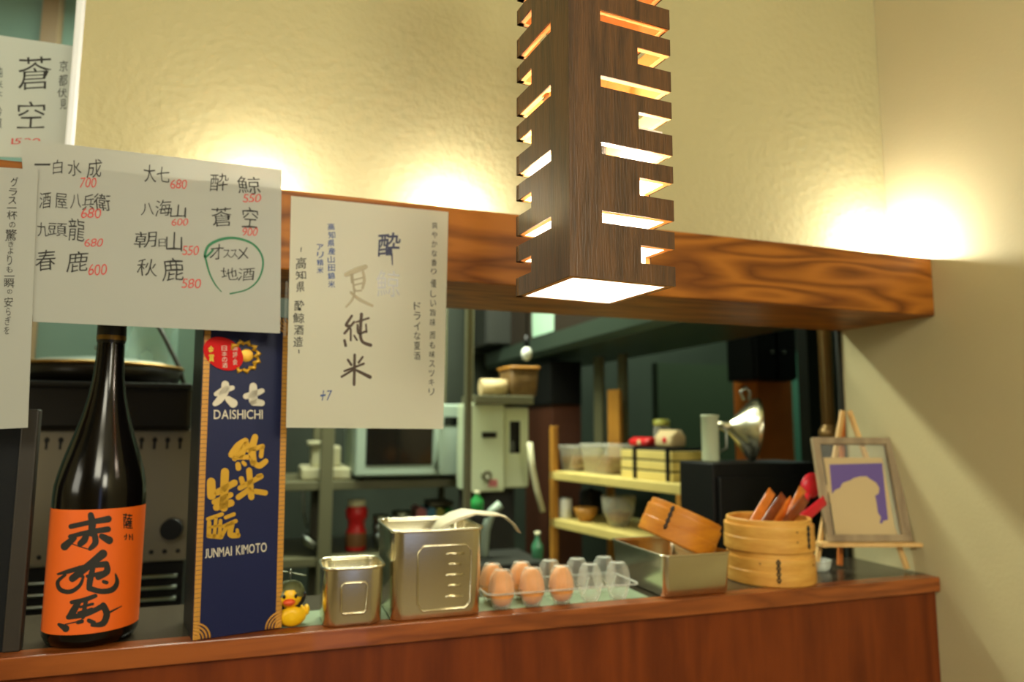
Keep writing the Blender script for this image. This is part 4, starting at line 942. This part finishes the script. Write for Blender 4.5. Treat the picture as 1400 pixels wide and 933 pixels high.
for px0, px1 in ((814, 825), (847, 857)):
    a = shp(px0, 560, SD+.012); b = shp(px1, 560, SD+.012); l_ = (b-a).length
    smb(Vector((a.x, a.y, 0))).box((0, -.008, zs1-.02), (l_, .008, 1.655), .002).build('back_slat', m_rack, su)
a = shp(834, 648, .215); b = shp(850, 648, .215); l_ = (b-a).length; zt = shp(842, 533, .215).z
tag(smb(Vector((a.x, a.y, 0))).box((0, -.008, zs1+.0005), (l_, .008, zt), .002).build('wooden_board', m_shelfp, None, (a.x, a.y, zs1)), 'upright amber cutting board at the back of the yellow shelf', 'board')
tcp = atY(778, 600, 2.55); tc = thing('tall_cupboard', 'tall dark brown cupboard standing behind the left end of the yellow shelf', 'cupboard', (tcp.x, 2.55, 0))
a, b = pbox(752, 494, 795, 700, 2.55, .3); MB().box((a[0]+.01, a[1], 0), (b[0], b[1], b[2]-.17), .003).build('lower_body', mat('dark_red_wood', (70, 34, 16), .5), tc); MB().box((a[0], a[1]-.005, b[2]-.1695), b, .003).build('black_top', m_blk, tc)
# tubs
for px0, px1, yt, lb in ((762, 786, 612, 'narrow clear tub at the left end of the upper yellow shelf'), (791, 832, 610, 'clear tub of brown food in the middle of the upper yellow shelf')):
    a = shp(px0, 640, .05); b = shp(px1, 640, .05); w_ = (b-a).length; h_ = shp((px0+px1)/2, yt, .05).z-zs1; c = (a+b)/2; c.z = zs1; d_ = .11
    t_ = thing('food_tub', lb, 'tub', tuple(c+rv*d_/2)); R = lambda k, z, q=1: rrect(w_*k, d_*k*q, .015, z, (0, d_/2))
    smb(c).loft([R(k, z) for k, z in ((.8, .0008), (.84, .004), (.96, h_-.006), (1, h_-.005), (1, h_))], True, False).build('tub_wall', m_tub, t_)
    smb(c).loft([R(k, z) for k, z in ((.76, .006), (.86, h_*.6))]).build('contents', m_brownf, t_); smb(c).loft([R(1.0, h_+z) for z in (.0003, .006)]).build('lid', m_tub, t_)
# stacked trays with straps
a = shp(849, 650, .04); b = shp(919, 650, .04); l_ = (b-a).length; p_ = Vector((a.x, a.y, 0)); z_ = zs1+.0005; h_ = (shp(884, 614, .04).z-zs1)/3
for k, lb in enumerate(('lowest cream wooden tray of the strapped stack', 'middle cream wooden tray of the strapped stack', 'top cream wooden tray of the strapped stack')):
    r_ = thing('wooden_tray', lb, 'tray', tuple(p_+Vector((0, 0, z_))), 'cream trays on the yellow shelf')
    smb(p_).box((0, 0, z_), (l_, .17, z_+h_-.005), .002).build('tray_body', m_shelf, r_); smb(p_).box((.004, .004, z_+h_-.005), (l_-.004, .166, z_+h_-.0003)).build('base_gap', m_cab, r_); z_ += h_
for u, lb in ((.30, 'dark strap over the left part of the cream trays'), (.93, 'dark strap over the right end of the cream trays')):
    q_ = p_+(-dv)*l_*u
    tag(smb(q_).box((-.006, -.0045, zs1+.0006), (.006, -.0006, z_+.004)).box((-.006, -.0006, z_+.0003), (.006, .18, z_+.004)).build('dark_strap', m_blk, None, tuple(q_+Vector((0, 0, zs1)))), lb, 'strap')
# packs on top of the trays
for x0_, x1_, yt, m_, lb in ((858, 884, 598, m_redp, 'dark red pack on top of the cream trays'), (894, 918, 588, m_card, 'white pack with red print on top of the cream trays')):
    a = shp(x0_, 600, .10); b = shp(x1_, 600, .10); w_ = (b-a).length; c = (a+b)/2; c.z = 0; zz = z_+.0045; ht = shp((x0_+x1_)/2, yt, .10).z-zz
    r_ = thing('food_pack', lb, 'pack', tuple(c+Vector((0, 0, zz))))
    smb(c).loft([rrect(w_*k, .06*q, .01*q, zz+z, (0, .03)) for k, q, z in ((.9, .9, 0), (1, 1, .008), (1, 1, ht*.6), (.98, .3, ht))]).build('pouch', m_, r_)
    smb(c).sphere((w_*.1, .0, zz+ht*.4), .009, (1, .3, 1)).build('print', m_redq if m_ is m_card else m_card, r_)
c = shp(905, 600, .215); c.z = zs1; ht = shp(905, 582, .215).z-zs1
lidr = thing('yellow_lidded_jar', 'jar with a yellow lid at the right of the upper yellow shelf', 'jar', tuple(c)); MB().lathe([(0, .0005), (.024, .0005), (.026, .004), (.026, ht-.012), (.022, ht)], c, 24).build('jar_body', m_tub, lidr); MB().lathe([(.025, ht), (.026, ht+.002), (.025, ht+.018), (0, ht+.020)], c, 24).build('lid', m_yelp, lidr)
# lower shelf things
def pot(name, cat, lb, x, r_, h_, m_, off, prof, extra=None, pname='body'):
    c = shp(x, 712, off); c.z = zs2; s = (c-CAM).dot(FW)/FPX
    t_ = thing(name, lb, cat, tuple(c)); MB().lathe([(a_*r_*s, b_*h_*s+.0005) for a_, b_ in prof], c, 24).build(pname, m_, t_)
    if extra: MB().lathe([(a_*r_*s, b_*h_*s+.0005) for a_, b_ in extra[0]], c, 24).build(extra[1], extra[2], t_)
pot('white_can', 'can', 'white can at the left end of the lower yellow shelf', 773, 9, 27, mat('white_enamel', (214, 214, 204), .4), .05, [(0, 0), (.95, 0), (1, .05), (1, .9), (.95, .95)], ([(.95, .95), (1, .96), (.98, 1), (0, 1)], 'lid', m_steelr))
pot('wooden_bowl', 'bowl', 'amber wooden bowl beside the white can on the lower shelf', 801, 17, 18, m_shelfp, .06, [(0, 0), (.5, 0), (.85, .5), (1, 1), (.94, 1), (.8, .5), (0, .12)], ([(.45, 0), (.5, -.0), (.52, .06)], 'foot', m_shelfp))
pot('glass_bowl', 'bowl', 'large glass bowl at the right of the lower yellow shelf', 846, 24, 40, m_tub, .08, [(0, 0), (.5, 0), (.9, .5), (1, 1), (.96, 1), (.86, .5), (0, .1)], ([(0, .12), (.6, .2), (.82, .48), (0, .55)], 'contents', m_brownf))
pot('black_pot', 'pot', 'black pot behind the wooden bowl on the lower shelf', 808, 16, 36, m_blk, .18, [(0, 0), (.95, 0), (1, .05), (1, .8), (.96, .82)], ([(.98, .82), (1, .86), (.2, .96), (.2, 1), (0, 1)], 'lid', m_blk))

# black appliance with funnel and can on it
by = 1.42
a, b = pbox(976, 633, 1116, 800, by, .14)
ba = thing('black_cabinet', 'black boxy appliance behind the steamers', 'appliance', ((a[0]+b[0])/2, by, .881))
MB().box((a[0], by, .8805), b, .004).build('casing', m_blk, ba)
MB().box((a[0]+.01, by-.012, .90), (b[0]-.01, by-.0005, b[2]-.03), .004).build('door', m_blk, ba)
tz = b[2]
c = atY(972, 632, by+.085); s = (c-CAM).dot(FW)/FPX
cn = thing('pale_canister', 'pale enamel canister standing left of the funnel on the black appliance', 'canister', (c.x, by+.085, tz)); h_ = 61*s
MB().lathe([(0, .0005), (11*s, .0005), (11.5*s, .004), (11.5*s, h_), (12.3*s, h_+.001), (12.3*s, h_+.004), (10.8*s, h_+.004), (10.8*s, .004), (0, .003)], (c.x, by+.085, tz), 28).build('can_wall', m_heater, cn)
MB().tube([(c.x+11*s, by+.08, tz+h_*.8), (c.x+20*s, by+.07, tz+h_*.7), (c.x+20*s, by+.07, tz+h_*.3), (c.x+11*s, by+.08, tz+h_*.2)], .003, 8).build('handle', m_steelr, cn)
# funnel: wide cone seen from the side, spout to the left
fc = atY(1020, 596, by+.075); fnl = thing('steel_funnel', 'shiny steel funnel lying on its side on the black appliance', 'funnel', (fc.x, fc.y, tz))
R_ = 44*s; mb = MB(); fz = tz+R_*1.02
mb.T = Matrix.Translation((fc.x, by+.075, fz)) @ Matrix.Rotation(radians(-22), 4, 'Z') @ Matrix.Rotation(radians(-84), 4, 'Y')
mb.lathe([(R_*.985, -.020), (R_*1.0, -.022), (R_*1.0, -.018), (R_*.96, -.012), (R_*.60, .013), (R_*.22, .040), (R_*.17, .046), (R_*.10, .085), (R_*.085, .085), (R_*.13, .045), (R_*.18, .036), (R_*.985, -.020)], (0, 0, 0), 40); mb.build('cone', m_steel, fnl)
mb = MB(); mb.tube([(fc.x-.006, by+.07, fz+R_*.9), (fc.x-.016, by+.07, fz+R_*1.15), (fc.x, by+.07, fz+R_*1.3), (fc.x+.012, by+.07, fz+R_*1.15), (fc.x+.008, by+.07, fz+R_*.9)], .004, 8); mb.build('hanging_loop', m_steelr, fnl)
# orange post, dark cabinet above, teal panels
py_ = 2.2
a, b = pbox(1036, 515, 1085, 640, py_, .14); struct('trim_3', MB().box((a[0], a[1], 0), (b[0], b[1], b[2]), .003), m_orangew, 'orange-brown wooden post in the kitchen behind the funnel', 'post')
a, b = pbox(1028, 440, 1086, 521, py_-.06, .15); dc = thing('hanging_cabinet', 'black cabinet above the orange-brown kitchen post', 'cabinet', (a[0], a[1], a[2]))
MB().box((a[0], a[1], a[2]+.002), (b[0], b[1], 2.1), .004).build('body', m_blk, dc)
for k in range(2): MB().box((a[0]+.006+k*(b[0]-a[0])/2, a[1]-.018, a[2]+.008), (a[0]-.006+(k+1)*(b[0]-a[0])/2, a[1]-.0005, 2.09), .003).build('door', m_blk, dc)
mb = MB()
for px_ in (1056, 1072): mb.sphere(atY(px_, 482, py_-.082), .006, n=10, m=8)
mb.build('knobs', m_steelr, dc)
a, b = pbox(900, 498, 1018, 640, 2.9, .05); struct('window_1', MB().box((a[0], a[1], .9), (b[0]+.2, b[1], b[2])), mat('green_window_glass', (40, 50, 34), .4), 'dim green window at the back of the kitchen', 'window')
a, b = pbox(1085, 482, 1112, 660, 2.6, .04); struct('window_2', MB().box((a[0], a[1], .6), b), mat('teal_window_glass', (60, 100, 82), .4), 'narrow teal window right of the kitchen post', 'window')
a, b = pbox(1110, 430, 1160, 820, 1.95, .05); struct('trim_4', MB().box((a[0], a[1], 0), (b[0]+.4, b[1], 2.6)), m_cab, 'dark upright panel at the right edge of the opening', 'panel')
# pipe at the right jamb
pc = atY(1134, 600, 1.33); pp_ = thing('jamb_pipe', 'tan pipe with a flanged foot at the right edge of the opening', 'pipe', (pc.x, 1.33, .8805))
zpf = atY(1138, 592, 1.33).z
MB().tube([(pc.x, 1.33, zpf), (pc.x, 1.33, H-.001)], .0155, 20).build('pipe', m_pipe, pp_)
MB().lathe([(0, -.010), (.020, -.010), (.023, -.006), (.023, .006), (.019, .010), (.0155, .018)], (pc.x, 1.33, zpf), 20).build('flange', m_pipe, pp_)
MB().box((pc.x-.018, 1.312, .8805), (pc.x+.018, 1.348, zpf-.0105), .002).build('stand', m_cab, pp_)
struct('trim_5', MB().box((XW-.009, 1.2355, 0), (XW+.03, 1.2435, H-.003)), m_cab, 'dark vertical strip beside the right wall, next to the pipe', 'trim')
for o in bpy.data.objects:
    if '_w' in o: del o['_w']
